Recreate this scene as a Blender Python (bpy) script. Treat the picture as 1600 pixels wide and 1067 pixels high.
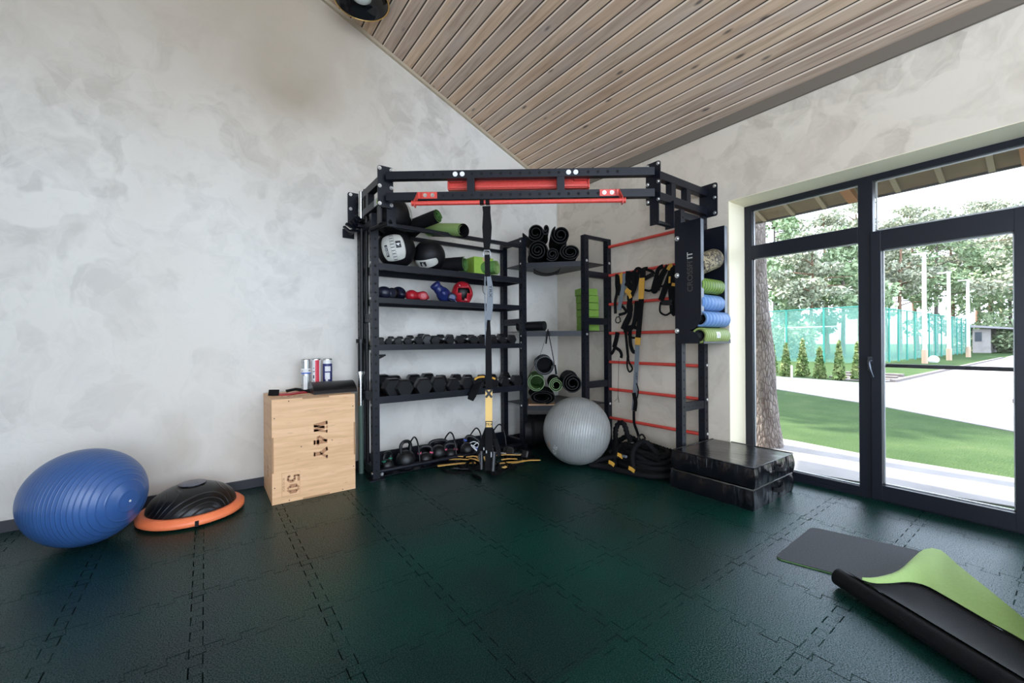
import bpy, math, random
import numpy as np
from mathutils import Vector, Matrix

# ------------------------------------------------------------------ camera, world, sun, exposure
for o in list(bpy.data.objects): bpy.data.objects.remove(o)
SC = bpy.context.scene
COL = SC.collection
CAM = Vector((-3.6032, -3.9413, 1.155)); F0 = 654.4742; YAW = 0.9384; PITCH = 0.0001; ROLL = -0.0067
fwd = Vector((math.cos(YAW)*math.cos(PITCH), math.sin(YAW)*math.cos(PITCH), math.sin(PITCH)))
rt0 = Vector((math.sin(YAW), -math.cos(YAW), 0)); up0 = rt0.cross(fwd)
cr, sr = math.cos(ROLL), math.sin(ROLL)
rt = cr*rt0 + sr*up0; up = -sr*rt0 + cr*up0
cd = bpy.data.cameras.new('camera'); cam = bpy.data.objects.new('camera', cd); COL.objects.link(cam)
cd.sensor_width = 36.0; cd.lens = F0/1600*36.0; cd.clip_start = 0.05; cd.clip_end = 400
M = Matrix((rt, up, -fwd)).transposed().to_4x4(); M.translation = CAM
cam.matrix_world = M; SC.camera = cam

W = bpy.data.worlds.new('world'); SC.world = W; W.use_nodes = True
bgn = W.node_tree.nodes['Background']
bgn.inputs[0].default_value = (0.73, 0.845, 1.0, 1); bgn.inputs[1].default_value = 3.0

sd = bpy.data.lights.new('sun', 'SUN'); sd.energy = 9.0; sd.angle = math.radians(1.5); sd.color = (1.0, 0.94, 0.84)
sun = bpy.data.objects.new('sun', sd); COL.objects.link(sun)
SUN_FROM = Vector((-0.10, 1.0, 1.15)).normalized()
sun.rotation_euler = SUN_FROM.to_track_quat('Z', 'Y').to_euler()

SC.view_settings.view_transform = 'Standard'; SC.view_settings.look = 'None'
SC.view_settings.exposure = 1.16; SC.view_settings.gamma = 1.0
try: SC.view_settings.use_curve_mapping = False
except Exception: pass

def at(px, py, ax, v):
    """the place where the sight line through a pixel meets a plane of the room"""
    d = rt*((px-800)/F0) - up*((py-533.5)/F0) + fwd
    i = 'XYZ'.index(ax); t = (v-CAM[i])/d[i]
    return CAM + d*t
def atv(px, py, a, n):
    d = rt*((px-800)/F0) - up*((py-533.5)/F0) + fwd
    a = Vector(a); n = Vector(n); t = (a-CAM).dot(n)/d.dot(n)
    return CAM + d*t
def dep(p): return (Vector(p)-CAM).dot(fwd)

# ------------------------------------------------------------------ materials
def mat(name, col, rough=0.5, metal=0.0, spec=0.5, **k):
    m = bpy.data.materials.new(name); m.use_nodes = True
    b = m.node_tree.nodes['Principled BSDF']
    b.inputs['Base Color'].default_value = (*col, 1); b.inputs['Roughness'].default_value = rough
    b.inputs['Metallic'].default_value = metal; b.inputs['Specular IOR Level'].default_value = spec
    for kk, v in k.items(): b.inputs[kk.replace('_', ' ')].default_value = v
    return m
class NT:
    def __init__(s, m): s.t = m.node_tree; s.b = s.t.nodes['Principled BSDF']
    def n(s, typ, ins=None, **props):
        nd = s.t.nodes.new('ShaderNode'+typ)
        for k, v in props.items(): setattr(nd, k, v)
        for k, v in (ins or {}).items():
            sock = nd.inputs[k]
            if hasattr(v, 'is_output') or isinstance(v, bpy.types.NodeSocket): s.t.links.new(v, sock)
            else: sock.default_value = v
        return nd
    def math(s, op, a, b=0.0, c=None):
        ins = {0: a, 1: b}
        if c is not None: ins[2] = c
        return s.n('Math', ins, operation=op).outputs[0]
    def ramp(s, f, stops, interp='LINEAR'):
        r = s.n('ValToRGB', {0: f}); r.color_ramp.interpolation = interp
        e = r.color_ramp.elements
        while len(e) < len(stops): e.new(0.5)
        for i, (p, c) in enumerate(stops):
            e[i].position = p; e[i].color = (*c, 1) if len(c) == 3 else c
        return r.outputs[0]
    def mix(s, f, a, b, bt='MIX'):
        nd = s.n('Mix', {0: f, 6: a, 7: b}, data_type='RGBA', blend_type=bt); return nd.outputs[2]
    def link(s, out, name): s.t.links.new(out, s.b.inputs[name])
    def bump(s, h, st=0.3, dist=0.01):
        bm = s.n('Bump', {'Strength': st, 'Distance': dist, 'Height': h}); s.link(bm.outputs[0], 'Normal')
    def obj(s): return s.n('TexCoord').outputs['Object']
def g3(v): return (v, v, v)

def plaster(name, dark, light, warm, stains_and_cast=None):
    m = mat(name, light, 0.42, spec=0.45); t = NT(m); co = t.n('NewGeometry').outputs['Position']
    w1 = t.n('TexNoise', {'Vector': co, 'Scale': 1.7, 'Detail': 4.0}).outputs['Color']
    off = t.n('VectorMath', {0: w1, 1: (0.5, 0.5, 0.5)}, operation='SUBTRACT').outputs[0]
    sc = t.n('VectorMath', {0: off}, operation='SCALE'); sc.inputs['Scale'].default_value = 0.9
    p = t.n('VectorMath', {0: co, 1: sc.outputs[0]}, operation='ADD').outputs[0]
    v1 = t.n('TexVoronoi', {'Vector': p, 'Scale': 3.4, 'Smoothness': 0.18}, feature='SMOOTH_F1')
    v2 = t.n('TexVoronoi', {'Vector': p, 'Scale': 8.0, 'Smoothness': 0.35}, feature='SMOOTH_F1')
    s1 = t.n('SeparateColor', {0: v1.outputs['Color']}).outputs[0]
    s2 = t.n('SeparateColor', {0: v2.outputs['Color']}).outputs[1]
    n2 = t.n('TexNoise', {'Vector': p, 'Scale': 4.0, 'Detail': 7.0, 'Roughness': 0.62, 'Distortion': 2.6}).outputs[0]
    sc3 = t.n('VectorMath', {0: off}, operation='SCALE'); sc3.inputs['Scale'].default_value = 0.30
    p3 = t.n('VectorMath', {0: co, 1: sc3.outputs[0]}, operation='ADD').outputs[0]
    v3 = t.n('TexVoronoi', {'Vector': p3, 'Scale': 5.2}, feature='F1')
    lobe = t.math('ADD', t.math('MULTIPLY', t.n('SeparateColor', {0: v3.outputs['Color']}).outputs[2], 0.55), t.math('MULTIPLY', v3.outputs['Distance'], 0.75))
    st = t.math('SINE', t.math('MULTIPLY', v1.outputs['Distance'], 44.0))
    zh = t.n('SeparateXYZ', {0: co}).outputs[2]
    f = t.math('ADD', t.math('MULTIPLY', s1, 0.34), t.math('MULTIPLY', s2, 0.13))
    f = t.math('ADD', f, t.math('MULTIPLY', n2, 0.58))
    f = t.math('ADD', f, t.math('MULTIPLY', st, 0.018))
    f = t.math('ADD', t.math('MULTIPLY', f, 0.72), t.math('MULTIPLY', lobe, 0.24))
    c = t.ramp(f, [(0.33, dark), (0.47, tuple(0.4*a+0.6*b for a, b in zip(dark, light))), (0.62, light)])
    calm = t.ramp(t.math('ADD', t.math('MULTIPLY', zh, 0.25), t.math('MULTIPLY', n2, 0.3)), [(0.35, g3(0.5)), (0.95, g3(0.0))])
    c = t.mix(calm, c, tuple(0.28*a+0.72*b for a, b in zip(dark, light))+(1,))
    big = t.n('TexNoise', {'Vector': co, 'Scale': 0.7, 'Detail': 2.0}).outputs[0]
    c = t.mix(t.ramp(big, [(0.40, g3(0)), (0.66, g3(0.5))]), c, (*warm, 1))
    for (sp, rad, colr, amt) in (stains_and_cast or []):
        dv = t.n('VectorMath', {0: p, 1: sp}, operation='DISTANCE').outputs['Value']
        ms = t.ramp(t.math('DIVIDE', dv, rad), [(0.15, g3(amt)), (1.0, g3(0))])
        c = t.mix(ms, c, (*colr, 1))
    t.link(c, 'Base Color'); t.bump(f, 0.25, 0.012)
    r = t.ramp(n2, [(0.3, g3(0.36)), (0.7, g3(0.55))]); t.link(r, 'Roughness')
    return m

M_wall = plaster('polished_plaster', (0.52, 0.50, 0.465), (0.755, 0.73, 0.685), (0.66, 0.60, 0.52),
    stains_and_cast=[((-3.25, 0, 4.15), 2.3, (0.50, 0.41, 0.31), 0.95), ((-3.03, 0, 3.36), 0.42, (0.33, 0.26, 0.18), 0.6), ((-3.45, 0, 3.85), 0.9, (0.46, 0.40, 0.33), 0.4), ((-3.9, 0, 0.33), 0.30, (0.50, 0.42, 0.33), 0.5), ((-3.3, 0, 0.30), 0.35, (0.50, 0.42, 0.33), 0.35)])  # widest patch paints the warm bounce off the boards, beside real stains
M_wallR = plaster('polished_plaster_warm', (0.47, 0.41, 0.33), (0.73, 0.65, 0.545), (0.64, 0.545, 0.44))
M_cream = mat('cream_reveal_paint', (0.88, 0.80, 0.60), 0.6)
M_facade = mat('facade_render', (0.50, 0.43, 0.32), 0.8)
M_base = mat('grey_skirting', (0.030, 0.030, 0.040), 0.45)

def floor_mat():
    m = mat('green_rubber_tiles', (0.012, 0.045, 0.038), 0.42, spec=0.28); t = NT(m)
    co = t.n('NewGeometry').outputs['Position']; s = t.n('SeparateXYZ', {0: co})
    T = 0.452; tx, ty = -3.637, -1.066
    masks = []
    for a, b, oa, ob, par in ((s.outputs[0], s.outputs[1], tx, ty, 0), (s.outputs[1], s.outputs[0], ty, tx, 1)):
        u = t.math('SUBTRACT', t.math('MODULO', t.math('ADD', t.math('SUBTRACT', a, oa), 40*T+T/2), T), T/2)   # signed distance to the seam
        v = t.math('DIVIDE', t.math('ADD', t.math('SUBTRACT', b, ob), 40*T), T/4.0)
        # square wave, teeth flare out (dovetail)
        tri = t.math('ABSOLUTE', t.math('SUBTRACT', t.math('MODULO', v, 1.0), 0.5))       # 0 mid of tooth .. 0.5 between
        thr = t.math('ADD', 0.25, t.math('MULTIPLY', u, 1.6))
        d = t.math('SUBTRACT', thr, tri)                                                   # >0 inside tooth
        side = t.math('GREATER_THAN', d, 0.0)
        A = 0.021
        want = t.math('MULTIPLY', t.math('SUBTRACT', t.math('MULTIPLY', side, 2.0), 1.0), A)
        m1 = t.math('LESS_THAN', t.math('ABSOLUTE', t.math('SUBTRACT', u, want)), 0.0023)
        m2 = t.math('MULTIPLY', t.math('LESS_THAN', t.math('ABSOLUTE', d), 0.016), t.math('LESS_THAN', t.math('ABSOLUTE', u), A))
        gate = t.math('LESS_THAN', t.math('ABSOLUTE', u), 0.03)
        br = t.n('TexNoise', {'Vector': co, 'Scale': 6.0+par, 'Detail': 1.0}).outputs[0]
        vis = t.ramp(br, [(0.36, g3(0.40)), (0.52, g3(1.0))])
        m2v = t.math('MULTIPLY', m2, 0.4)
        masks.append(t.math('MULTIPLY', t.math('MULTIPLY', t.math('MAXIMUM', m1, m2v), gate), t.math('MULTIPLY', vis, 1.0 if par == 0 else 0.7)))
    seam = t.math('MAXIMUM', *masks)
    idn = t.n('Combine'+'XYZ', {0: t.math('FLOOR', t.math('DIVIDE', t.math('SUBTRACT', s.outputs[0], tx), T)), 1: t.math('FLOOR', t.math('DIVIDE', t.math('SUBTRACT', s.outputs[1], ty), T))})
    wn = t.n('TexWhiteNoise', {'Vector': idn.outputs[0]}).outputs[0]
    big = t.n('TexNoise', {'Vector': co, 'Scale': 1.3, 'Detail': 3.0}).outputs[0]
    f = t.math('ADD', t.math('MULTIPLY', wn, 0.12), t.math('MULTIPLY', big, 0.88))
    c = t.ramp(f, [(0.30, (0.0045, 0.0155, 0.0130)), (0.70, (0.0012, 0.035, 0.0255))])
    sp = t.n('TexNoise', {'Vector': co, 'Scale': 210.0, 'Detail': 2.0}).outputs[0]
    c = t.mix(t.ramp(sp, [(0.60, g3(0)), (0.74, g3(0.35))]), c, (0.06, 0.08, 0.09, 1))
    c = t.mix(seam, c, (0.001, 0.002, 0.002, 1))
    t.b.inputs['Specular Tint'].default_value = (0.60, 0.72, 1.0, 1)  # blue of the sky's sheen put into the specular colour
    t.link(c, 'Base Color')
    h = t.math('SUBTRACT', t.math('MULTIPLY', sp, 0.75), seam); t.bump(h, 0.5, 0.004)
    t.link(t.math('ADD', t.ramp(sp, [(0.3, g3(0.20)), (0.7, g3(0.36))]), seam), 'Roughness')
    t.link(t.math('MULTIPLY', t.math('SUBTRACT', 1.0, seam), t.ramp(sp, [(0.38, g3(0.02)), (0.64, g3(0.55))])), 'Specular IOR Level')
    return m
M_floor = floor_mat()

SLO = 0.414; CN = math.sqrt(1+SLO*SLO); BW = 0.105
def wood_ceiling():
    m = mat('stained_pine_boards', (0.36, 0.27, 0.20), 0.5); t = NT(m)
    co = t.n('NewGeometry').outputs['Position']; s = t.n('SeparateXYZ', {0: co})
    bid = t.math('FLOOR', t.math('DIVIDE', t.math('MULTIPLY', s.outputs[0], CN), BW))
    wn = t.n('TexWhiteNoise', {'W': bid}, noise_dimensions='1D')
    vec = t.n('CombineXYZ', {0: t.math('MULTIPLY', s.outputs[0], 14.0), 1: t.math('ADD', t.math('MULTIPLY', s.outputs[1], 0.9), t.math('MULTIPLY', wn.outputs[0], 37.0)), 2: bid}).outputs[0]
    gr = t.n('TexNoise', {'Vector': vec, 'Scale': 2.0, 'Detail': 6.0, 'Distortion': 0.8}).outputs[0]
    vec2 = t.n('CombineXYZ', {0: t.math('MULTIPLY', s.outputs[0], 9.0), 1: t.math('ADD', t.math('MULTIPLY', s.outputs[1], 2.6), t.math('MULTIPLY', wn.outputs[0], 11.0)), 2: bid}).outputs[0]
    kn = t.n('TexVoronoi', {'Vector': vec2, 'Scale': 1.0, 'Randomness': 1.0}, feature='F1').outputs['Distance']
    c = t.ramp(gr, [(0.30, (0.44, 0.305, 0.205)), (0.5, (0.60, 0.44, 0.315)), (0.72, (0.70, 0.53, 0.385))])
    tint = t.ramp(wn.outputs[0], [(0.0, (0.80, 0.80, 0.86)), (0.35, (1, 1, 1)), (0.7, (1.06, 1.0, 0.94)), (1.0, (0.86, 0.80, 0.78))])
    c = t.mix(1.0, c, tint, 'MULTIPLY')
    pat = t.n('TexNoise', {'Vector': vec2, 'Scale': 0.8, 'Detail': 2.0}).outputs[0]
    c = t.mix(t.ramp(pat, [(0.55, g3(0)), (0.70, g3(0.35))]), c, (0.46, 0.39, 0.37, 1))
    c = t.mix(t.ramp(kn, [(0.05, g3(0.85)), (0.13, g3(0))]), c, (0.07, 0.055, 0.055, 1))
    t.link(c, 'Base Color'); t.bump(gr, 0.1, 0.003)
    return m
M_ceil = wood_ceiling()
M_edgelight = mat('painted_edge_light', (0.80, 0.66, 0.52), 0.45)  # highlight of the lit bevel painted on as a pale colour
M_groove = mat('dark_groove', (0.05, 0.03, 0.02), 0.8)  # groove faces coloured dark
M_trim = mat('pale_trim_wood', (0.46, 0.38, 0.27), 0.5)
M_trimR = mat('grey_trim_wood', (0.17, 0.14, 0.11), 0.55)

def noisy(name, c1, c2, scale=8, rough=0.5, bump=0.2, dist=0.004, detail=4, metal=0.0, spec=0.5):
    m = mat(name, c1, rough, metal, spec); t = NT(m); co = t.obj()
    n = t.n('TexNoise', {'Vector': co, 'Scale': float(scale), 'Detail': float(detail)}).outputs[0]
    t.link(t.ramp(n, [(0.35, c1), (0.65, c2)]), 'Base Color')
    if bump: t.bump(n, bump, dist)
    return m
M_steel = noisy('black_powder_coat', (0.0040, 0.0050, 0.0095), (0.0060, 0.0074, 0.0135), 160, 0.40, 0.1, 0.001, spec=0.32)
M_hole = mat('hole_shadow', (0.002, 0.002, 0.003), 0.9)
M_bolt = mat('zinc_bolt', (0.75, 0.76, 0.76), 0.28, 1.0)
M_red = noisy('red_powder_coat', (0.62, 0.060, 0.045), (0.70, 0.075, 0.055), 60, 0.35, 0.05, 0.001)
M_grey = mat('brushed_grey_flange', (0.13, 0.145, 0.17), 0.42, 0.2)
M_chrome = mat('chrome', (0.72, 0.74, 0.75), 0.18, 1.0)
M_dkmetal = mat('black_bar_metal', (0.008, 0.008, 0.009), 0.32, 0.2, 0.4)
M_rubber = noisy('black_rubber', (0.0035, 0.0035, 0.0045), (0.006, 0.006, 0.0080), 40, 0.36, 0.1, 0.002, spec=0.5)
M_fabric = noisy('black_webbing', (0.003, 0.003, 0.0035), (0.007, 0.007, 0.008), 300, 0.75, 0.3, 0.001, spec=0.15)
M_greyweb = noisy('grey_webbing', (0.15, 0.17, 0.195), (0.20, 0.22, 0.25), 300, 0.7, 0.3, 0.001)
M_whweb = noisy('white_webbing', (0.62, 0.64, 0.66), (0.72, 0.74, 0.75), 300, 0.7, 0.3, 0.001)
M_yelweb = noisy('yellow_webbing', (0.62, 0.32, 0.04), (0.70, 0.38, 0.06), 200, 0.65, 0.3, 0.001)
M_yel = noisy('yellow_slat_plastic', (0.80, 0.45, 0.10), (0.88, 0.52, 0.15), 20, 0.45, 0.0)
M_mat_blk = noisy('black_mat_foam', (0.0035, 0.0035, 0.0045), (0.006, 0.006, 0.007), 220, 0.7, 0.5, 0.002, spec=0.2)
M_mat_grn = noisy('green_mat_foam', (0.085, 0.20, 0.045), (0.11, 0.245, 0.06), 90, 0.7, 0.2, 0.002)
M_mat_lime = noisy('lime_mat_foam', (0.27, 0.40, 0.125), (0.29, 0.43, 0.14), 90, 0.7, 0.2, 0.002)
M_mat_gry = noisy('grey_mat_foam', (0.024, 0.026, 0.032), (0.040, 0.043, 0.050), 120, 0.8, 0.5, 0.002)
M_block = noisy('lime_foam_block', (0.16, 0.30, 0.035), (0.19, 0.34, 0.045), 60, 0.7, 0.2, 0.002)
M_lime = noisy('bright_lime_cover', (0.25, 0.42, 0.04), (0.29, 0.46, 0.06), 30, 0.6, 0.1)
M_tan = noisy('tan_underside', (0.50, 0.30, 0.18), (0.58, 0.36, 0.22), 30, 0.7, 0.2)
M_wleather = noisy('offwhite_leather', (0.55, 0.54, 0.49), (0.62, 0.61, 0.56), 30, 0.5, 0.15)
M_bleather = noisy('black_leather', (0.0035, 0.0035, 0.0045), (0.006, 0.006, 0.008), 60, 0.5, 0.3, 0.003, spec=0.3)
M_rleather = noisy('red_vinyl', (0.36, 0.010, 0.020), (0.44, 0.016, 0.028), 20, 0.32, 0.15, 0.004)
M_blleather = noisy('blue_vinyl', (0.011, 0.018, 0.095), (0.016, 0.026, 0.13), 20, 0.34, 0.15, 0.004)
M_nvleather = noisy('navy_vinyl', (0.004, 0.006, 0.018), (0.007, 0.009, 0.026), 20, 0.4, 0.15, 0.004)
M_paper = mat('white_print', (0.75, 0.75, 0.74), 0.5)
M_ink = mat('black_print', (0.006, 0.006, 0.007), 0.5)
M_lilac = mat('lilac_lining', (0.25, 0.20, 0.34), 0.6)
M_pink = mat('pink_band', (0.75, 0.12, 0.22), 0.5)
M_blueband = mat('blue_band', (0.05, 0.10, 0.45), 0.5)
M_greenband = mat('green_band', (0.01, 0.16, 0.09), 0.5)
M_iron = noisy('kettlebell_iron', (0.004, 0.0045, 0.0055), (0.007, 0.008, 0.009), 60, 0.45, 0.3, 0.002)
M_gold = mat('brass_rim', (0.65, 0.42, 0.16), 0.25, 1.0)
M_frost = mat('frosted_bulb', (0.60, 0.66, 0.66), 0.35)
M_orange = noisy('orange_plastic', (0.85, 0.19, 0.07), (0.90, 0.23, 0.09), 12, 0.4, 0.1)
M_frame = mat('anthracite_frame', (0.008, 0.0095, 0.016), 0.38, 0.0, 0.35)
M_bead = mat('sunlit_bead', (0.55, 0.56, 0.58), 0.4, 0.6)  # beads coloured pale for the outer frame side in sunlight

def plywood():
    m = mat('birch_plywood', (0.66, 0.45, 0.27), 0.5); t = NT(m); co = t.obj()
    mp = t.n('Mapping', {'Vector': co, 'Scale': (1.2, 1.2, 14.0)}).outputs[0]
    n = t.n('TexNoise', {'Vector': mp, 'Scale': 2.2, 'Detail': 6.0, 'Distortion': 0.7}).outputs[0]
    c = t.ramp(n, [(0.35, (0.66, 0.39, 0.20)), (0.55, (0.76, 0.47, 0.255)), (0.75, (0.80, 0.52, 0.30))])
    fl = t.n('TexNoise', {'Vector': t.n('Mapping', {'Vector': co, 'Scale': (10., 10., 70.)}).outputs[0], 'Scale': 1.0, 'Detail': 2.0}).outputs[0]
    c = t.mix(t.ramp(fl, [(0.66, g3(0)), (0.74, g3(0.35))]), c, (0.42, 0.24, 0.13, 1))
    t.link(c, 'Base Color'); return m
M_ply = plywood()
M_plyend = mat('ply_end_grain', (0.38, 0.21, 0.10), 0.6)
M_burn = noisy('burnt_lettering', (0.34, 0.15, 0.065), (0.50, 0.26, 0.13), 200, 0.6, 0.0)

def glass_mat(name, refl=0.06, tint=(1, 1, 1)):
    m = bpy.data.materials.new(name); m.use_nodes = True; nt = m.node_tree; nt.nodes.clear()
    o = nt.nodes.new('ShaderNodeOutputMaterial'); mx = nt.nodes.new('ShaderNodeMixShader')
    tr = nt.nodes.new('ShaderNodeBsdfTransparent'); gl = nt.nodes.new('ShaderNodeBsdfGlossy')
    tr.inputs[0].default_value = (*tint, 1); gl.inputs['Roughness'].default_value = 0.0; mx.inputs[0].default_value = refl
    fr = nt.nodes.new('ShaderNodeFresnel'); fr.inputs[0].default_value = 1.35
    nt.links.new(fr.outputs[0], mx.inputs[0])
    nt.links.new(tr.outputs[0], mx.inputs[1]); nt.links.new(gl.outputs[0], mx.inputs[2]); nt.links.new(mx.outputs[0], o.inputs[0])
    return m
M_glass = glass_mat('window_glass')

# ------------------------------------------------------------------ mesh builder
class MB:
    def __init__(s): s.v = []; s.f = []; s.m = []; s.sm = []
    def add(s, verts, faces, mi=0, smooth=False):
        b = len(s.v); s.v += [tuple(v) for v in verts]
        for f in faces: s.f.append(tuple(b+i for i in f)); s.m.append(mi); s.sm.append(smooth)
        return s
    def obox(s, c, hx, hy, hz, ax=(1,0,0), ay=(0,1,0), az=(0,0,1), mi=0):
        c = Vector(c); ax, ay, az = Vector(ax), Vector(ay), Vector(az)
        vs = [c+ax*(hx*i)+ay*(hy*j)+az*(hz*k) for k in (-1,1) for j in (-1,1) for i in (-1,1)]
        return s.add(vs, [(0,2,3,1),(4,5,7,6),(0,1,5,4),(2,6,7,3),(0,4,6,2),(1,3,7,5)], mi)
    def box(s, x0, x1, y0, y1, z0, z1, mi=0):
        x0, x1 = min(x0,x1), max(x0,x1); y0, y1 = min(y0,y1), max(y0,y1); z0, z1 = min(z0,z1), max(z0,z1)
        return s.obox(((x0+x1)/2,(y0+y1)/2,(z0+z1)/2), (x1-x0)/2, (y1-y0)/2, (z1-z0)/2, mi=mi)
    def cyl(s, p0, p1, r, n=16, mi=0, r1=None, cap=True, smooth=True):
        p0, p1 = Vector(p0), Vector(p1); d = (p1-p0).normalized()
        a = d.orthogonal().normalized(); b = d.cross(a); r1 = r if r1 is None else r1
        vs = []
        for p, rr in ((p0, r), (p1, r1)):
            vs += [p+(a*math.cos(2*math.pi*i/n)+b*math.sin(2*math.pi*i/n))*rr for i in range(n)]
        s.add(vs, [(i, (i+1)%n, n+(i+1)%n, n+i) for i in range(n)], mi, smooth)
        if cap: s.add(vs[:n], [tuple(range(n))[::-1]], mi); s.add(vs[n:], [tuple(range(n))], mi)
        return s
    def tube(s, pts, r, n=8, mi=0, closed=False, cap=True, lobes=0, twist=0.0, flat=1.0):
        P = [Vector(p) for p in pts]; N = len(P); rings = []
        T = []
        for i in range(N):
            a = P[(i-1) % N] if (closed or i > 0) else P[i]; b = P[(i+1) % N] if (closed or i < N-1) else P[i]
            T.append((b-a).normalized() if (b-a).length > 1e-9 else Vector((0,0,1)))
        nrm = T[0].orthogonal().normalized(); L = 0
        for i in range(N):
            if i: L += (P[i]-P[i-1]).length
            nrm = (nrm - T[i]*nrm.dot(T[i])); nrm = nrm.normalized() if nrm.length > 1e-6 else T[i].orthogonal().normalized()
            bn = T[i].cross(nrm); rr = r[i] if hasattr(r, '__len__') else r
            ring = []
            for k in range(n):
                th = 2*math.pi*k/n; q = rr*(1+0.2*math.cos(lobes*(th - twist*L))) if lobes else rr
                ring.append(P[i]+nrm*(math.cos(th)*q)+bn*(math.sin(th)*q*flat))
            rings.append(ring)
        vs = [v for rg in rings for v in rg]; fs = []
        for i in range(N if closed else N-1):
            j = (i+1) % N
            fs += [(i*n+k, i*n+(k+1)%n, j*n+(k+1)%n, j*n+k) for k in range(n)]
        s.add(vs, fs, mi, True)
        if cap and not closed: s.add(rings[0], [tuple(range(n))[::-1]], mi); s.add(rings[-1], [tuple(range(n))], mi)
        return s
    def lathe(s, prof, c=(0,0,0), axis=(0,0,1), n=32, mi=0, smooth=True):
        c = Vector(c); d = Vector(axis).normalized(); a = d.orthogonal().normalized(); b = d.cross(a); vs = []
        for (r, h) in prof: vs += [c+d*h+(a*math.cos(2*math.pi*i/n)+b*math.sin(2*math.pi*i/n))*r for i in range(n)]
        fs = []
        for j in range(len(prof)-1): fs += [(j*n+i, j*n+(i+1)%n, (j+1)*n+(i+1)%n, (j+1)*n+i) for i in range(n)]
        return s.add(vs, fs, mi, smooth)
    def sphere(s, c, r, n=32, mi=0, sc=(1,1,1), R=None):
        c = Vector(c); R = R or Matrix.Identity(3); vs = []; m = n//2
        for j in range(m+1):
            ph = math.pi*j/m
            for i in range(n):
                th = 2*math.pi*i/n
                vs.append(c+R@Vector((r*sc[0]*math.sin(ph)*math.cos(th), r*sc[1]*math.sin(ph)*math.sin(th), r*sc[2]*math.cos(ph))))
        fs = [(j*n+i, (j+1)*n+i, (j+1)*n+(i+1)%n, j*n+(i+1)%n) for j in range(m) for i in range(n)]
        return s.add(vs, fs, mi, True)
    def prism(s, poly, ex, mi=0, mi_side=None):
        """closed polygon of 3d points pushed along ex"""
        P = [Vector(p) for p in poly]; ex = Vector(ex); n = len(P)
        s.add(P+[p+ex for p in P], [tuple(range(n))[::-1], tuple(range(n, 2*n))], mi)
        return s.add(P+[p+ex for p in P], [(i, (i+1)%n, n+(i+1)%n, n+i) for i in range(n)], mi if mi_side is None else mi_side)
    def strap(s, pts, w, side, th=0.003, mi=0):
        """flat ribbon through pts; side = direction across the ribbon (one or per point)"""
        P = [Vector(p) for p in pts]; N = len(P); vs = []
        for i in range(N):
            t = (P[min(i+1, N-1)]-P[max(i-1, 0)]).normalized()
            sd_ = Vector(side[i] if isinstance(side, list) else side)
            sd_ = (sd_ - t*sd_.dot(t)); sd_ = sd_.normalized() if sd_.length > 1e-6 else t.orthogonal()
            nn = t.cross(sd_)*(th/2); ww = (w[i] if hasattr(w, '__len__') else w)/2
            vs += [P[i]-sd_*ww-nn, P[i]+sd_*ww-nn, P[i]+sd_*ww+nn, P[i]-sd_*ww+nn]
        fs = []
        for i in range(N-1):
            a, b = i*4, i*4+4
            fs += [(a+k, a+(k+1)%4, b+(k+1)%4, b+k) for k in range(4)]
        fs += [(0,3,2,1), (4*N-4, 4*N-3, 4*N-2, 4*N-1)]
        return s.add(vs, fs, mi, False)
    def grid(s, fn, nu, nv, mi=0, smooth=True):
        vs = [fn(i/nu, j/nv) for j in range(nv+1) for i in range(nu+1)]
        return s.add(vs, [(j*(nu+1)+i, j*(nu+1)+i+1, (j+1)*(nu+1)+i+1, (j+1)*(nu+1)+i) for j in range(nv) for i in range(nu)], mi, smooth)
    def roll(s, p0, ax, L, r_out, r_in, th, turns, start=0.0, e1=None, mo=0, mi_=1, squash=1.0, flap=0.0, seg=26, wob=0.0, me=None, cap=False):
        """mat wound in a spiral: mo outer face, mi_ inner face and edges"""
        p0 = Vector(p0); ax = Vector(ax).normalized(); e1 = Vector(e1) if e1 else ax.orthogonal()
        e1 = (e1-ax*e1.dot(ax)).normalized(); e2 = ax.cross(e1); N = int(turns*seg)+1; prof = []
        for i in range(N):
            t = i/(N-1); a = start+turns*2*math.pi*t; r = r_in+(r_out-r_in)*t
            if wob: r *= 1+wob*math.sin(2*a+1.3)
            prof.append((a, r))
        def pt(a, r, k): return p0+ax*(k*L)+e1*(math.cos(a)*r)+e2*(math.sin(a)*r*squash)
        fl = []
        if flap:
            a, r = prof[-1]; o = pt(a, r, 0); tdir = (-e1*math.sin(a)+e2*math.cos(a)*squash); nd = e1*math.cos(a)+e2*math.sin(a)
            for q in range(1, 6): fl.append((o+tdir*(flap*q/5)+nd*(0.02*flap*q/5), nd))
        out = []; inn = []
        for a, r in prof: out.append(pt(a, r, 0)); inn.append(pt(a, r-th, 0))
        for q, nd in fl: out.append(q); inn.append(q-nd*th)
        N = len(out); E = ax*L
        s.add(out+[p+E for p in out], [(i, i+1, N+i+1, N+i) for i in range(N-1)], mo, True)
        s.add(inn+[p+E for p in inn], [(i, N+i, N+i+1, i+1) for i in range(N-1)], mi_, True)
        me = mi_ if me is None else me
        if cap:  # disc added across the far end so the hollow looks dark
            C_ = p0+ax*(L-0.01); k_ = [C_+e1*math.cos(a)*r_out*0.97+e2*math.sin(a)*r_out*0.97*squash for a in [2*math.pi*i/24 for i in range(24)]]; s.add(k_, [tuple(range(24))], mo)
        s.add(out+inn, [(i, N+i, N+i+1, i+1) for i in range(N-1)], me)
        s.add([p+E for p in out]+[p+E for p in inn], [(i, i+1, N+i+1, N+i) for i in range(N-1)], me)
        for i in (0, N-1): s.add([out[i], inn[i], inn[i]+E, out[i]+E], [(0,1,2,3)], mi_)
        return s
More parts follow.
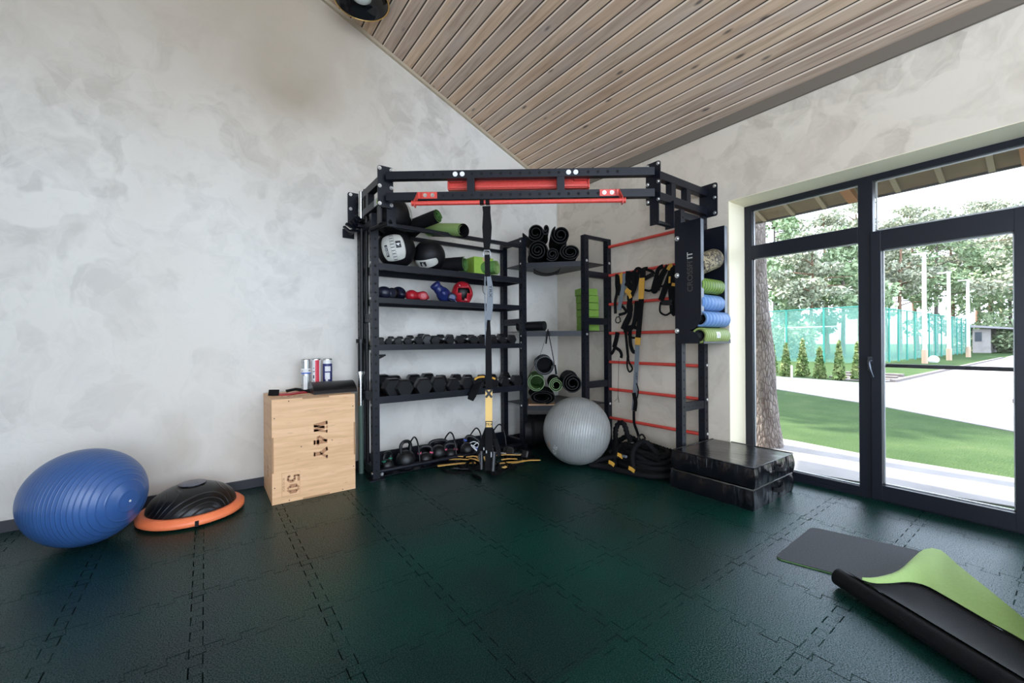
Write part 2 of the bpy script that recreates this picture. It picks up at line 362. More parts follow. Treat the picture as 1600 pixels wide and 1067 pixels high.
    def text(s, body, size, fn, mi=0, spacing=1.0):
        cu = bpy.data.curves.new('t', 'FONT'); cu.body = body; cu.size = size; cu.align_x = 'CENTER'; cu.align_y = 'CENTER'; cu.space_character = spacing
        cu.offset = size*0.012
        ob = bpy.data.objects.new('t', cu); COL.objects.link(ob); dg = bpy.context.evaluated_depsgraph_get()
        me = bpy.data.meshes.new_from_object(ob.evaluated_get(dg))
        s.add([fn(v.co.x, v.co.y) for v in me.vertices], [tuple(p.vertices) for p in me.polygons], mi)
        bpy.data.objects.remove(ob); bpy.data.curves.remove(cu); bpy.data.meshes.remove(me); return s

ORG = {}
def link(name, mb, mats, parent=None, org=None, bevel=0.0, sub=0, local=False, remesh=0.0, solid=0.0):
    """one object from one MB in world coordinates (local=True: already in the parent's frame)"""
    me = bpy.data.meshes.new(name)
    po = ORG.get(parent.name, Vector((0,0,0))) if parent else Vector((0,0,0))
    o_ = Vector(org) if org is not None else (po if parent else Vector((0,0,0)))
    sh = Vector((0,0,0)) if local else o_
    me.from_pydata([tuple(Vector(v)-sh) for v in mb.v], [], mb.f)
    for m in (mats if isinstance(mats, (list, tuple)) else [mats]): me.materials.append(m)
    me.polygons.foreach_set('material_index', mb.m); me.polygons.foreach_set('use_smooth', mb.sm); me.update()
    o = bpy.data.objects.new(name, me); COL.objects.link(o)
    if parent: o.parent = parent
    o.location = (0,0,0) if local else (o_-po)
    ORG[o.name] = o_
    if bevel:
        b = o.modifiers.new('bevel', 'BEVEL'); b.width = bevel; b.segments = 2; b.limit_method = 'ANGLE'; b.angle_limit = math.radians(40)
    if remesh:
        b = o.modifiers.new('fuse', 'REMESH'); b.mode = 'VOXEL'; b.voxel_size = remesh; b.use_smooth_shade = True
        c = o.modifiers.new('smooth', 'SMOOTH'); c.factor = 0.6; c.iterations = 5
    if solid:
        b = o.modifiers.new('solid', 'SOLIDIFY'); b.thickness = solid; b.offset = 0
    if sub:
        b = o.modifiers.new('sub', 'SUBSURF'); b.levels = sub; b.render_levels = sub
    return o
def tag(o, label, cat, group=None, kind=None):
    o['label'] = label; o['category'] = cat
    if group: o['group'] = group
    if kind: o['kind'] = kind
    return o
def thing(name, loc, label, cat, group=None, rz=0.0):
    o = bpy.data.objects.new(name, None); COL.objects.link(o); o.location = loc; o.rotation_euler = (0,0,rz)
    o.empty_display_size = 0.1; ORG[o.name] = Vector(loc); return tag(o, label, cat, group)
def struct(name, mb, m, parent=None, **k):
    o = link(name, mb, m, parent, **k)
    if not parent: o['kind'] = 'structure'
    return o
def dup(root, loc=None, rot=None, scale=None, label=None):
    c = root.copy(); COL.objects.link(c)
    for ch in [x for x in SC_children[root.name]]:
        d = ch.copy(); COL.objects.link(d); d.parent = c
        for g in SC_children.get(ch.name, []):
            e = g.copy(); COL.objects.link(e); e.parent = d
    if loc is not None: c.location = loc
    if rot is not None: c.rotation_euler = rot
    if scale is not None: c.scale = scale
    if label: c['label'] = label
    return c
SC_children = {}
def register(root):
    SC_children[root.name] = [o for o in COL.objects if o.parent == root]
    for c in SC_children[root.name]: SC_children[c.name] = [o for o in COL.objects if o.parent == c]
def bez(pts, n=8):
    """smooth curve through points (Catmull-Rom)"""
    P = [Vector(p) for p in pts]; out = []
    for i in range(len(P)-1):
        a = P[max(i-1,0)]; b = P[i]; c = P[i+1]; d = P[min(i+2, len(P)-1)]
        for k in range(n):
            t = k/n; out.append(0.5*((2*b)+(c-a)*t+(2*a-5*b+4*c-d)*t*t+(3*b-a-3*c+d)*t**3))
    out.append(P[-1]); return out
def ordinal(i): return ['first','second','third','fourth','fifth','sixth','seventh','eighth','ninth','tenth','eleventh','twelfth','thirteenth','fourteenth','fifteenth','sixteenth'][i]

# ------------------------------------------------------------------ the room
FX = 0.275; WTOP = 2.34; WY0 = -2.156; WY1 = -4.75; YB = -7.9; XB = -5.6; XR = -5.6
CZ = lambda x: 3.05 - SLO*x if x > XR else 3.05 - SLO*(2*XR-x)
b = MB(); b.box(XB, FX+0.06, YB, 0.0, -0.12, 0.0); struct('floor', b, M_floor)
# wall behind the shelves, a gable
b = MB(); z0 = 3.2
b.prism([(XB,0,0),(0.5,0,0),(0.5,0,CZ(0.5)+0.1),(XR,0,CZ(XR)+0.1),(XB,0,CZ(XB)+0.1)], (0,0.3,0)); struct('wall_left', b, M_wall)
# window wall
b = MB(); H0 = CZ(0)+0.05
b.box(0,0.42,0,WY0,0,H0); b.box(0,0.42,WY0,WY1,WTOP,H0); b.box(0,0.42,WY1,-5.2,0,H0); b.box(0,0.42,-5.2,-7.8,WTOP,H0); b.box(0,0.42,-7.8,YB,0,H0)
w = struct('wall_right', b, [M_wallR, M_facade])
for p in w.data.polygons:
    if p.center.x > 0.41: p.material_index = 1
# cream painted reveals of the window recess
b = MB(); b.box(0.001,FX,WY0-0.004,WY0+0.001,0,WTOP); b.box(0.001,FX,WY0,WY1,WTOP-0.004,WTOP+0.001); struct('trim_1', b, M_cream)
b = MB(); b.box(FX+0.07,0.43,WY0-0.014,WY0+0.002,0,WTOP); b.box(FX+0.07,0.43,WY0,WY1,WTOP-0.014,WTOP+0.002); struct('trim_2', b, M_facade)
b = MB(); b.box(XB-0.3,XB,-3.6,0.3,0,5.6); b.box(XB-0.3,XB,-3.6,-6.4,2.6,5.6); b.box(XB-0.3,XB,-6.4,YB,0,5.6); struct('wall_far', b, M_wall)  # unseen opening, like the open back, left to brighten the room
# boarded ceiling, grooves between boards
def ceil_slope(sgn):
    b = MB(); Ltot = (-XR+0.3)*CN if sgn > 0 else (XR-XB+0.3)*CN
    ux, uz = (-1/CN, SLO/CN)
    prof = []; s_ = -0.35*CN if sgn > 0 else 0
    k0 = math.floor(-0.3*CN/BW)
    n = int(((-XR if sgn > 0 else -XB+XR+0.1) + (0.3 if sgn > 0 else 0))*CN/BW)+1
    g = 0.019; dpt = 0.0045
    base_s = k0*BW if sgn > 0 else 0
    for i in range(n):
        a = base_s+i*BW; c = a+BW
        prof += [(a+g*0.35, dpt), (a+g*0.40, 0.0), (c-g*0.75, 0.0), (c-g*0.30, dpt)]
    if sgn > 0: P = [(-s/CN - 0*h, 3.05+s*SLO/CN + h) for s, h in prof]
    else: P = [(XR - s/CN, CZ(XR) - s*SLO/CN + h) for s, h in prof]
    m_ = len(P)
    vs = [(x, 0.0, z) for x, z in P]+[(x, YB, z) for x, z in P]
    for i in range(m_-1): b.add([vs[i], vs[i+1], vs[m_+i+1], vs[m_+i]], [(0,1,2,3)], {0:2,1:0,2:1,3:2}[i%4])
    x0, zz0 = P[0]; x1, zz1 = P[-1]
    b.add([(x0,0,zz0+0.2),(x1,0,zz1+0.2),(x1,YB,zz1+0.2),(x0,YB,zz0+0.2)], [(0,1,2,3)])
    return b
b = ceil_slope(1); struct('ceiling', b, [M_ceil, M_edgelight, M_groove])
b = MB(); h_ = 0.034
b.prism([(0,-0.0,CZ(0)-0.001),(XR,0,CZ(XR)-0.001),(XR,0,CZ(XR)-h_),(0,0,CZ(0)-h_)], (0,-0.028,0)); struct('trim_3', b, M_trim)
b = MB(); b.box(-0.022,0,-0.028,YB,2.972,3.056); struct('trim_4', b, M_trimR)
b = MB(); b.box(XB,-0.0,-0.014,0,0,0.072); struct('baseboard_left', b, M_base, bevel=0.002)
b = MB(); b.box(-0.014,0,-0.014,WY0,0,0.072); struct('baseboard_right', b, M_base, bevel=0.002)
# corner joint of the two walls
b = MB(); b.box(-0.004,0.0,-0.006,-0.0,0.07,3.0); struct('trim_5', b, mat('corner_filler', (0.62,0.62,0.60), 0.3))

# ------------------------------------------------------------------ window with door
def window(name, y0, y1, divs, hand=False):
    """divs: list of (y_from, y_to, kind) bays; frame depth at FX"""
    t0, t1 = FX, FX+0.07
    b = MB()
    b.box(t0,t1,y0,y0-0.054,0,WTOP); b.box(t0,t1,y1+0.054,y1,0,WTOP); b.box(t0+0.0008,t1-0.0008,y0,y1,WTOP-0.047,WTOP+0.001)
    b.box(t0+0.0008,t1-0.0008,y0,y1,-0.001,0.03)
    for (ya, yb, kd) in divs[:-1]: b.box(t0-0.0,t1,yb+0.042,yb-0.042,0,WTOP)
    root = struct(name, b, M_frame, bevel=0.003)
    for (ya, yb, kd) in divs:
        a = ya-(0.054 if ya == y0 else 0.042); c = yb+(0.054 if yb == y1 else 0.042)
        s = MB()
        if kd == 'door':
            x0 = t0-0.018
            s.box(x0,t1-0.02,a+0.01,a-0.048,0.012,1.925); s.box(x0,t1-0.02,c+0.048,c-0.01,0.012,1.925)
            s.box(x0+0.0008,t1-0.021,a-0.03,c+0.03,0.0125,0.118); s.box(x0+0.0008,t1-0.021,a-0.03,c+0.03,1.79,1.9245); tz = (1.925,1.935); gz = (0.118,1.79); ga, gc = a-0.048, c+0.048
            nm = 'door_sash'
        else:
            s.box(t0+0.0004,t1,a,c,1.868,1.981); s.box(t0+0.0004,t1,a,c,0.0305,0.074); gz = (0.074,1.868); ga, gc = a-0.012, c; nm = 'transom'
            s.box(t0+0.0012,t1-0.001,a,a-0.012,0.03,WTOP-0.05)
        so = link(nm, s, M_frame, root, bevel=0.003)
        top0 = 1.935 if kd == 'door' else 1.981
        for (zz0, zz1, ya_, yc_) in ((gz[0], gz[1], ga, gc), (top0, WTOP-0.047, a-0.012, c)):
            p = MB(); p.box(t0+0.022,t0+0.028,ya_,yc_,zz0,zz1); link('pane', p, M_glass, root)
            q = MB(); e = 0.008; xx0, xx1 = t0+0.030, t0+0.040
            q.box(xx0,xx1,ya_,ya_-e,zz0,zz1); q.box(xx0,xx1,yc_+e,yc_,zz0,zz1); q.box(xx0,xx1,ya_,yc_,zz0,zz0+e); q.box(xx0,xx1,ya_,yc_,zz1-e,zz1)
            link('glazing_bead', q, M_bead, root)
        if kd == 'door' and hand:
            hb = MB(); hy = a-0.0+0.012
            hb.obox((t0-0.024,hy,0.98),0.006,0.014,0.05); hb.cyl((t0-0.03,hy,1.0),(t0-0.062,hy,1.0),0.008,12)
            hb.tube([(t0-0.060,hy,1.0),(t0-0.066,hy-0.002,0.985),(t0-0.062,hy-0.01,0.93),(t0-0.05,hy-0.02,0.885)],[0.009,0.010,0.009,0.008],10)
            hd = link('handle', hb, mat('dark_handle_metal',(0.10,0.11,0.13),0.25,0.9), root)
            r_ = MB(); r_.cyl((t1+0.05,a,0.963),(t1+0.05,c,0.963),0.014,12); r_.cyl((t1,a-0.04,0.963),(t1+0.05,a-0.04,0.963),0.01,8); r_.cyl((t1,c+0.04,0.963),(t1+0.05,c+0.04,0.963),0.01,8)
            link('guard_rail', r_, M_frame, root)
    return root
window('window_1', WY0, WY1, [(WY0,-3.005,'fix'),(-3.005,-3.79,'door'),(-3.79,WY1,'fix')], True)
window('window_2', -5.2, -7.8, [(-5.2,-6.05,'fix'),(-6.05,-6.95,'fix'),(-6.95,-7.8,'fix')])
# ceiling lamp near the ridge
lp = atv(565, 2, (0,0,CZ(0)-0.16), (SLO,0,1)); rL = 41/F0*dep(lp)
t = thing('ceiling_lamp', lp+Vector((0,0,0.16)), 'round black and brass ceiling lamp with a frosted bulb on the boarded ceiling', 'lamp')
b = MB(); b.lathe([(0.0,0.12),(rL*0.55,0.12),(rL*0.9,0.07),(rL,0.0),(rL*0.97,0.0),(rL*0.86,0.065),(rL*0.5,0.105),(0,0.105)], lp, n=48); link('lamp_shade', b, mat('black_lamp_lacquer',(0.012,0.012,0.014),0.12), t)
b = MB(); b.lathe([(rL*1.0,0.006),(rL*1.03,0.0),(rL*1.0,-0.006),(rL*0.96,0.0),(rL*1.0,0.006)], lp, n=48); link('rim', b, M_gold, t)
b = MB(); b.lathe([(0.0001,0.0),(rL*0.2,0.006),(rL*0.36,0.03),(rL*0.38,0.07),(rL*0.30,0.105)], lp, n=32); link('bulb', b, M_frost, t)
b = MB(); b.cyl(lp+Vector((0,0,0.115)), lp+Vector((0,0,0.26)), 0.05, 24); link('mount', b, M_gold, t)

# ------------------------------------------------------------------ outdoors
GZ = -0.10
def grass_mat():
    m = mat('mown_grass', (0.10,0.20,0.05), 0.9, spec=0.05); t = NT(m); co = t.n('NewGeometry').outputs['Position']
    n = t.n('TexNoise', {'Vector': co, 'Scale': 1.1, 'Detail': 8.0, 'Roughness': 0.7}).outputs[0]
    f = t.n('TexNoise', {'Vector': co, 'Scale': 60.0, 'Detail': 3.0}).outputs[0]
    c = t.ramp(t.math('ADD', t.math('MULTIPLY', n, 0.6), t.math('MULTIPLY', f, 0.4)), [(0.35,(0.026,0.050,0.018)),(0.55,(0.045,0.076,0.028)),(0.7,(0.080,0.102,0.045))])
    t.link(c, 'Base Color'); t.bump(f, 0.8, 0.03); return m
M_grass = grass_mat()
M_path = noisy('pale_gravel_path', (0.20,0.185,0.185), (0.25,0.232,0.23), 3, 0.9, 0.3, 0.004, 8)
M_kerb = mat('kerb_stone', (0.125,0.105,0.100), 0.8)
b = MB(); b.box(FX+0.1,140,-80,80,GZ-0.3,GZ); struct('ground', b, M_grass)
def flat(name, pts, z, m, th=0.02):
    b = MB(); b.prism([(x,y,z-th) for x,y in pts], (0,0,th)); return struct(name, b, m)
flat('path', [(1.02,6),(0.90,-2.3),(1.0,-2.75),(1.22,-3.65),(1.5,-9),(2.6,-9),(2.19,-3.6),(2.13,-2.67),(2.24,-1.83),(2.3,6)], GZ+0.012, M_path)
flat('street', [(12.6,12),(12.1,2.3),(11.6,-0.1),(12.29,-0.72),(36.3,-0.95),(60,-0.7),(60,-14),(12,-14),(9.2,-6.0),(5.2,-3.7),(5.09,-3.42),(5.7,-2.68),(6.54,-1.70),(8.06,0.71),(9.5,4.0),(10.0,12)], GZ+0.012, M_path)
flat('sports_field_verge', [(14.6,1.2),(14.8,-0.5),(12.3,-0.68),(12.0,0.4)], GZ+0.03, M_kerb)
b = MB()
for (p,q) in (((12.29,-0.70),(36.3,-0.93)),((8.9,-3.15),(9.6,-4.6))):
    p=Vector((*p,GZ)); q=Vector((*q,GZ)); d=(q-p); b.obox((p+q)/2+Vector((0,0,0.03)), d.length/2, 0.06, 0.05, d.normalized(), Vector((-d.y,d.x,0)).normalized())
struct('road_kerb', b, M_kerb)
for k in range(3):
    b = MB(); b.box(12.9+0.75*k,13.2+0.75*k,-0.5,1.0,GZ,GZ+0.05+0.035*k); struct('kerb', b, M_kerb)

# roof overhang with rafters, seen through the top lights
b = MB(); ez = lambda x: CZ(0)-SLO*(x)
X0, X1 = 0.42, 1.12
b.prism([(X0,0,2.62),(X1,0,2.40),(X1,0,2.47),(X0,0,2.72)], (0,YB,0))
eav = struct('roof_overhang', b, noisy('weathered_soffit', (0.16,0.12,0.08),(0.20,0.155,0.10), 6, 0.8))
for k in range(30):
    y = -0.15-0.26*k; b = MB(); b.prism([(X0,y,2.60),(X1-0.02,y,2.385),(X1-0.02,y,2.42),(X0,y,2.65)], (0,-0.035,0)); link('batten', b, mat('pale_batten',(0.30,0.25,0.18),0.7) if k == 0 else bpy.data.materials['pale_batten'], eav)
for k in range(8):
    y = -0.75-0.98*k; b = MB(); b.prism([(X0,y,2.50),(X1-0.1,y,2.36),(X1-0.1,y,2.42),(X0,y,2.62)], (0,-0.07,0)); link('rafter', b, mat('red_pine_rafter',(0.34,0.15,0.07),0.6) if k == 0 else bpy.data.materials['red_pine_rafter'], eav)
b = MB(); b.box(X1-0.005,X1+0.02,0,YB,2.385,2.52); struct('trim_6', b, mat('grey_eaves_board',(0.12,0.115,0.12),0.6))

def bark(name, c1, c2, sc=7):
    m = mat(name, c1, 0.9, spec=0.1); t = NT(m); co = t.obj()
    mp = t.n('Mapping', {'Vector': co, 'Scale': (1.0,1.0,0.35)}).outputs[0]
    v = t.n('TexVoronoi', {'Vector': mp, 'Scale': float(sc)*3}, feature='DISTANCE_TO_EDGE').outputs['Distance']
    n = t.n('TexNoise', {'Vector': mp, 'Scale': float(sc), 'Detail': 6.0}).outputs[0]
    c = t.mix(t.ramp(v, [(0.0,g3(0.75)),(0.14,g3(0))]), t.ramp(n,[(0.3,c1),(0.7,c2)]), (0.07,0.055,0.05,1))
    t.link(c, 'Base Color'); t.bump(v, 1.0, 0.03); return m
M_bark = bark('pine_bark', (0.14,0.115,0.105), (0.27,0.235,0.215), 11)
M_bark2 = mat('red_pine_bark', (0.165,0.095,0.060), 0.9)
def leafmat(name, c1, c2):
    m = mat(name, c1, 0.7, spec=0.2); t = NT(m)
    n = t.n('TexNoise', {'Vector': t.obj(), 'Scale': 2.5, 'Detail': 3.0}).outputs[0]
    t.link(t.ramp(n, [(0.35,c1),(0.65,c2)]), 'Base Color')
    t.b.inputs['Subsurface Weight'].default_value = 0.0
    return m
M_leaf1 = leafmat('pine_needles', (0.20,0.225,0.165), (0.36,0.37,0.27))
M_leaf2 = leafmat('birch_leaves', (0.17,0.25,0.135), (0.34,0.41,0.25))
M_leaf3 = leafmat('thuja_leaves', (0.10,0.17,0.05), (0.26,0.30,0.12))
M_leaf4 = leafmat('bush_leaves', (0.20,0.27,0.15), (0.36,0.41,0.25))
def leaves(mb, rng, blobs, n, size, flat=0.0):
    """leaf-sized faces scattered through ellipsoid clusters"""
    B = np.array([[*c, *r] for c, r in blobs], float); wts = (B[:,3]*B[:,4]*B[:,5])**(2/3); wts /= wts.sum()
    k = rng.choice(len(B), n, p=wts); d = rng.normal(size=(n,3)); d /= np.linalg.norm(d,axis=1)[:,None]
    rr = rng.uniform(0.35,1.0,n)**0.6
    c = B[k,:3]+d*B[k,3:]*rr[:,None]
    a = rng.normal(size=(n,3)); a /= np.linalg.norm(a,axis=1)[:,None]; a[:,2] *= (1-flat); 
    q = rng.normal(size=(n,3)); bb = np.cross(a,q); bb /= np.linalg.norm(bb,axis=1)[:,None]
    s = size*rng.uniform(0.6,1.4,n)[:,None]
    V = np.stack([c-a*s, c+bb*s*0.5, c+a*s, c-bb*s*0.5],1).reshape(-1,3)
    base = len(mb.v); mb.v += V.tolist(); mb.f += [(base+4*i,base+4*i+1,base+4*i+2,base+4*i+3) for i in range(n)]
    mb.m += [0]*n; mb.sm += [False]*n
# pine beside the house
tp = [at(1198,700,'Z',GZ)]; tx_, ty_ = 1.75,-1.72
b = MB(); rng = np.random.default_rng(4)
pts = []; rad = []
for i in range(26):
    z = GZ-0.05+i*0.32; pts.append((tx_-0.012*z+0.015*math.sin(i*0.9), ty_+0.045*z+0.012*math.sin(i*1.3), z)); rad.append(0.125+0.05*math.exp(-max(z-GZ,0)*3.0)-0.006*z)
b.tube(pts, rad, 40)
pt = thing('pine_tree', (tx_,ty_,GZ), 'thick pine trunk with flaking bark standing on the grass just outside the window', 'tree')
tr_ = link('trunk', b, M_bark, pt)
dm = tr_.modifiers.new('sub','SUBSURF'); dm.levels = dm.render_levels = 2
tex = bpy.data.textures.new('barkbump','VORONOI'); tex.noise_scale = 0.07
dd = tr_.modifiers.new('d','DISPLACE'); dd.texture = tex; dd.strength = 0.018; dd.texture_coords = 'LOCAL'
b = MB(); leaves(b, rng, [((tx_+0.1,ty_+0.3,8.2),(1.8,1.8,1.0)),((tx_,ty_+0.6,9.2),(1.2,1.2,0.8))], 1500, 0.09); link('crown', b, M_leaf1, pt)
# birch whose branches hang into the view
bx, by = 7.6, 3.4
bt = thing('birch_tree', (bx,by,GZ), 'birch with drooping leafy branches beside the pine trunk, in front of the green fence', 'tree')
b = MB(); b.tube([(bx,by,GZ),(bx+0.05,by,1.5),(bx-0.1,by-0.1,3.5),(bx,by,6)],[0.10,0.08,0.06,0.03],10); link('trunk', b, mat('birch_bark',(0.62,0.60,0.56),0.8), bt)
b = MB(); bl = []
for i in range(46):
    a = rng.uniform(0,6.28); r_ = rng.uniform(0.2,1.9); zz = rng.uniform(0.9,5.6); r_ *= (1-abs(zz-3.2)/4.2)
    bl.append(((bx+math.cos(a)*r_, by+math.sin(a)*r_-0.2, zz),(0.34,0.34,0.5)))
leaves(b, rng, bl, 8500, 0.055); link('foliage', b, M_leaf2, bt)
# thujas
thj = [(1206,584,527,9),(1228,588,536,9),(1254,588,530,10),(1281,591,541,9),(1311,594,532,9),(1340,594,534,9),(1366,596,536,9)]
for i,(px,pb,ptp,hw) in enumerate(thj):
    p = at(px,pb,'Z',GZ); dd_ = dep(p); h = (pb-ptp)/F0*dd_; r_ = hw/F0*dd_
    o_ = thing('thuja', p, ordinal(i)+' small conical thuja from the pine trunk, along the paved path', 'shrub', 'young thujas in a row along the path')
    b = MB(); bl = [((p.x,p.y,p.z+h*(0.08+0.84*k/9)), (r_*(1-0.75*k/9),)*2+(h*0.09,)) for k in range(10)]
    leaves(b, np.random.default_rng(50+i), bl, 1500, 0.05); link('foliage', b, M_leaf3, o_)
    b = MB(); b.cyl(p-Vector((0,0,0.05)), p+Vector((0,0,h*0.5)), 0.03, 8); link('stem', b, M_bark2, o_)
# planted stake
p = at(1237,602,'Z',GZ); b = MB(); b.cyl(p-Vector((0,0,0.1)), p+Vector((0,0,0.55)), 0.03, 8)
tag(link('marker_post', b, mat('pale_post',(0.5,0.4,0.32),0.7), org=p), 'short pale wooden post at the edge of the lawn below the thujas', 'post')

# green screened fence of the sports court
def mesh_mat(name, col, alpha):
    m = bpy.data.materials.new(name); m.use_nodes = True; nt = m.node_tree; bs = nt.nodes['Principled BSDF']
    bs.inputs['Base Color'].default_value = (*col,1); bs.inputs['Roughness'].default_value = 0.8; bs.inputs['Alpha'].default_value = alpha; return m
M_net = mesh_mat('green_netting', (0.15,0.34,0.29), 0.40); M_post = mat('green_post', (0.03,0.24,0.19), 0.6)
fn = thing('sports_court_fence', (22.8,2.2,GZ), 'tall turquoise netting fence on green posts around a sports court', 'fence')
FH = 2.88
A_, B_, C_ = Vector((22.6,2.35,GZ)), Vector((48.5,1.75,GZ)), Vector((22.6,13.0,GZ))
for (p,q) in ((A_,B_),(A_,C_)):
    b = MB(); d = q-p; b.obox((p+q)/2+Vector((0,0,FH/2+0.03)), d.length/2, 0.006, FH/2-0.03, d.normalized(), Vector((-d.y,d.x,0)).normalized()); link('netting', b, M_net, fn)
xs = [22.6+1.72*k for k in range(16)]
for x in xs:
    y = 2.35+(x-22.6)*(1.75-2.35)/25.9; b = MB(); b.box(x-0.05,x+0.05,y-0.07,y-0.01,GZ,GZ+FH); link('fence_post', b, M_post, fn)
for k in range(1,6):
    y = 2.35+1.75*k; b = MB(); b.box(22.5,22.58,y-0.04,y+0.04,GZ,GZ+FH); link('fence_post', b, M_post, fn)
b = MB(); b.tube([(22.5,13,GZ+FH),(22.5,2.3,GZ+FH),(48.5,1.68,GZ+FH)],0.03,6); link('top_wire', b, M_post, fn)
b = MB(); b.tube([(22.3,2.25,FH*0.95),(21.6,1.6,GZ)],0.03,6); link('brace', b, M_post, fn)
# goal behind the netting
b = MB(); b.tube([(26,4.4,GZ),(26,4.4,1.9),(26,7.2,1.9),(26,7.2,GZ)],0.05,8)
tag(link('goal_frame', b, M_paper, org=(26,5.8,GZ)), 'white goal frame standing behind the turquoise netting', 'goal')
# lamp poles
for i,(px,pb,ptop,X) in enumerate(((1445,568,395,25.8),(1483,563,425,31.0),(1513,558,437,37.7))):
    p = at(px,pb,'Z',GZ); p2 = at(px+1,ptop,'X',p.x); o_ = thing('lamp_pole', p, ['tallest slender white pole, nearest, in front of the turquoise fence','middle of three slender white poles in front of the turquoise fence','shortest slender white pole, beside the far end of the fence'][i], 'pole', 'white poles along the fence')
    b = MB(); b.cyl(p, (p.x,p.y,p2.z), 0.10, 10, r1=0.075); link('pole', b, mat('white_pole',(0.72,0.72,0.72),0.5) if i == 0 else bpy.data.materials['white_pole'], o_)
    b = MB(); b.cyl(p, (p.x,p.y,p.z+0.7), 0.125, 10); link('base', b, mat('rusty_base',(0.45,0.30,0.22),0.8) if i == 0 else bpy.data.materials['rusty_base'], o_)
    b = MB(); b.box(p.x-0.1,p.x+0.1,p.y-0.1,p.y+0.45,p2.z-0.05,p2.z+0.02); link('lamp_head', b, bpy.data.materials['white_pole'], o_)
# shed
sh = thing('garden_shed', (52,1.3,GZ), 'small grey block shed with a flat overhanging roof past the fence', 'shed')
b = MB(); b.box(50.5,55,0.75,1.8,GZ,1.95); link('wall', b, noisy('grey_blocks',(0.30,0.27,0.26),(0.36,0.33,0.32),3,0.8), sh)
b = MB(); b.prism([(50.0,2.1,2.35),(50.0,-1.0,1.98),(50.0,-1.0,1.85),(50.0,2.1,2.15)], (5.5,0,0)); link('roof', b, mat('grey_roof',(0.33,0.31,0.34),0.6), sh)
b = MB(); b.box(50.46,50.5,1.25,1.65,0.9,1.7); link('window_opening', b, mat('dark_pane',(0.05,0.06,0.08),0.3), sh)
# a ball on the court verge
pb_ = at(1459,562,'Z',GZ+0.15); b = MB(); b.sphere(pb_, 0.22, 16); tag(link('football', b, M_paper, org=pb_), 'white ball lying on the grass by the turquoise fence', 'ball')

# trees of the wood behind
def tree(i, x, y, h, cr, kind, lab):
    rng = np.random.default_rng(200+i); o_ = thing('tree', (x,y,GZ), lab, 'tree', 'trees behind the sports court')
    b = MB(); lean = rng.uniform(-0.03,0.03); ns = 8
    b.tube([(x+math.sin(k*1.1+i)*0.12, y+lean*h*k/ns, GZ+h*0.96*k/ns) for k in range(ns+1)], [0.24*(h/14)*(1-0.75*k/ns) for k in range(ns+1)], 8)
    if kind != 'bush':
        for q in range(9):
            z = h*rng.uniform(0.35,0.9); a = rng.uniform(0,6.28); L = cr*rng.uniform(0.5,0.95)
            b.tube([(x,y+lean*z,z),(x+math.cos(a)*L*0.5,y+math.sin(a)*L*0.5,z+0.25),(x+math.cos(a)*L,y+math.sin(a)*L,z+0.2)],[0.06,0.045,0.02],5)
    link('trunk', b, M_bark2 if kind == 'pine' else M_bark, o_)
    b = MB(); bl = []; nb = {'pine':34,'broad':40,'bush':30}[kind]
    for q in range(nb):
        a = rng.uniform(0,6.28); t_ = rng.uniform(0,1)
        z = h*(0.42+0.58*t_) if kind == 'pine' else (h*(0.12+0.85*t_) if kind == 'broad' else h*(0.1+0.8*t_))
        R_ = cr*(1-0.65*t_)*rng.uniform(0.15,1.0) if kind != 'broad' else cr*math.sin(math.pi*(0.15+0.8*t_))*rng.uniform(0.2,1)
        bl.append(((x+math.cos(a)*R_, y+math.sin(a)*R_, z), (cr*0.28, cr*0.28, cr*(0.13 if kind == 'pine' else 0.24))))
    leaves(b, rng, bl, {'pine':4300,'broad':5200,'bush':4500}[kind], {'pine':0.13,'broad':0.15,'bush':0.13}[kind]*(1+cr/12)); link('crown', b, M_leaf1 if kind == 'pine' else (M_leaf4 if kind != 'broad' else M_leaf2), o_)
def tx(px, X): p = at(px, 540, 'X', X); return p.x, p.y
TL = [(1212,34,330,3.2,'broad'),(1240,40,348,3.6,'pine'),(1268,33,372,3.0,'pine'),(1293,42,338,3.8,'pine'),(1318,36,362,3.0,'broad'),(1345,46,332,3.8,'pine'),
      (1385,50,372,3.4,'pine'),(1405,44,352,3.0,'pine'),(1432,56,335,4.0,'pine'),(1462,52,362,3.8,'broad'),(1490,60,350,4.2,'pine'),(1528,66,332,4.4,'pine'),(1549,64,330,4.6,'pine'),(1580,62,385,4.2,'broad'),(1606,58,350,4.6,'broad'),(1568,74,362,4.8,'pine'),(1630,50,330,4.5,'pine')]
sp = {'pine':'tall pine','broad':'leafy tree','bush':'bush'}
where = lambda px: 'left of the first fence post, behind the birch' if px < 1250 else ('above the netting in the narrow pane' if px < 1350 else ('above the fence at the door post' if px < 1420 else ('between the two tallest white poles' if px < 1500 else ('above the grey shed' if px < 1560 else 'beyond the street past the shed'))))
for i,(px,X,ytop,cr_,kd) in enumerate(TL):
    x,y = tx(px,X); h = 1.25+(538-ytop)/F0*dep((x,y,1.155)); tree(i, x, y, h, cr_, kd, '%s %s, %s' % ([ 'slender','broad','full','airy','pale'][i%5], sp[kd], where(px)) + ['', ', nearer one', ', farther one'][i%3])
tree(40, 5.2, 5.6, 12.5, 3.2, 'pine', 'tall pine by the house casting dappled shade over the lawn'); tree(41, 8.6, 7.6, 14.5, 3.6, 'broad', 'leafy tree beyond the lawn casting shade on the paved street')
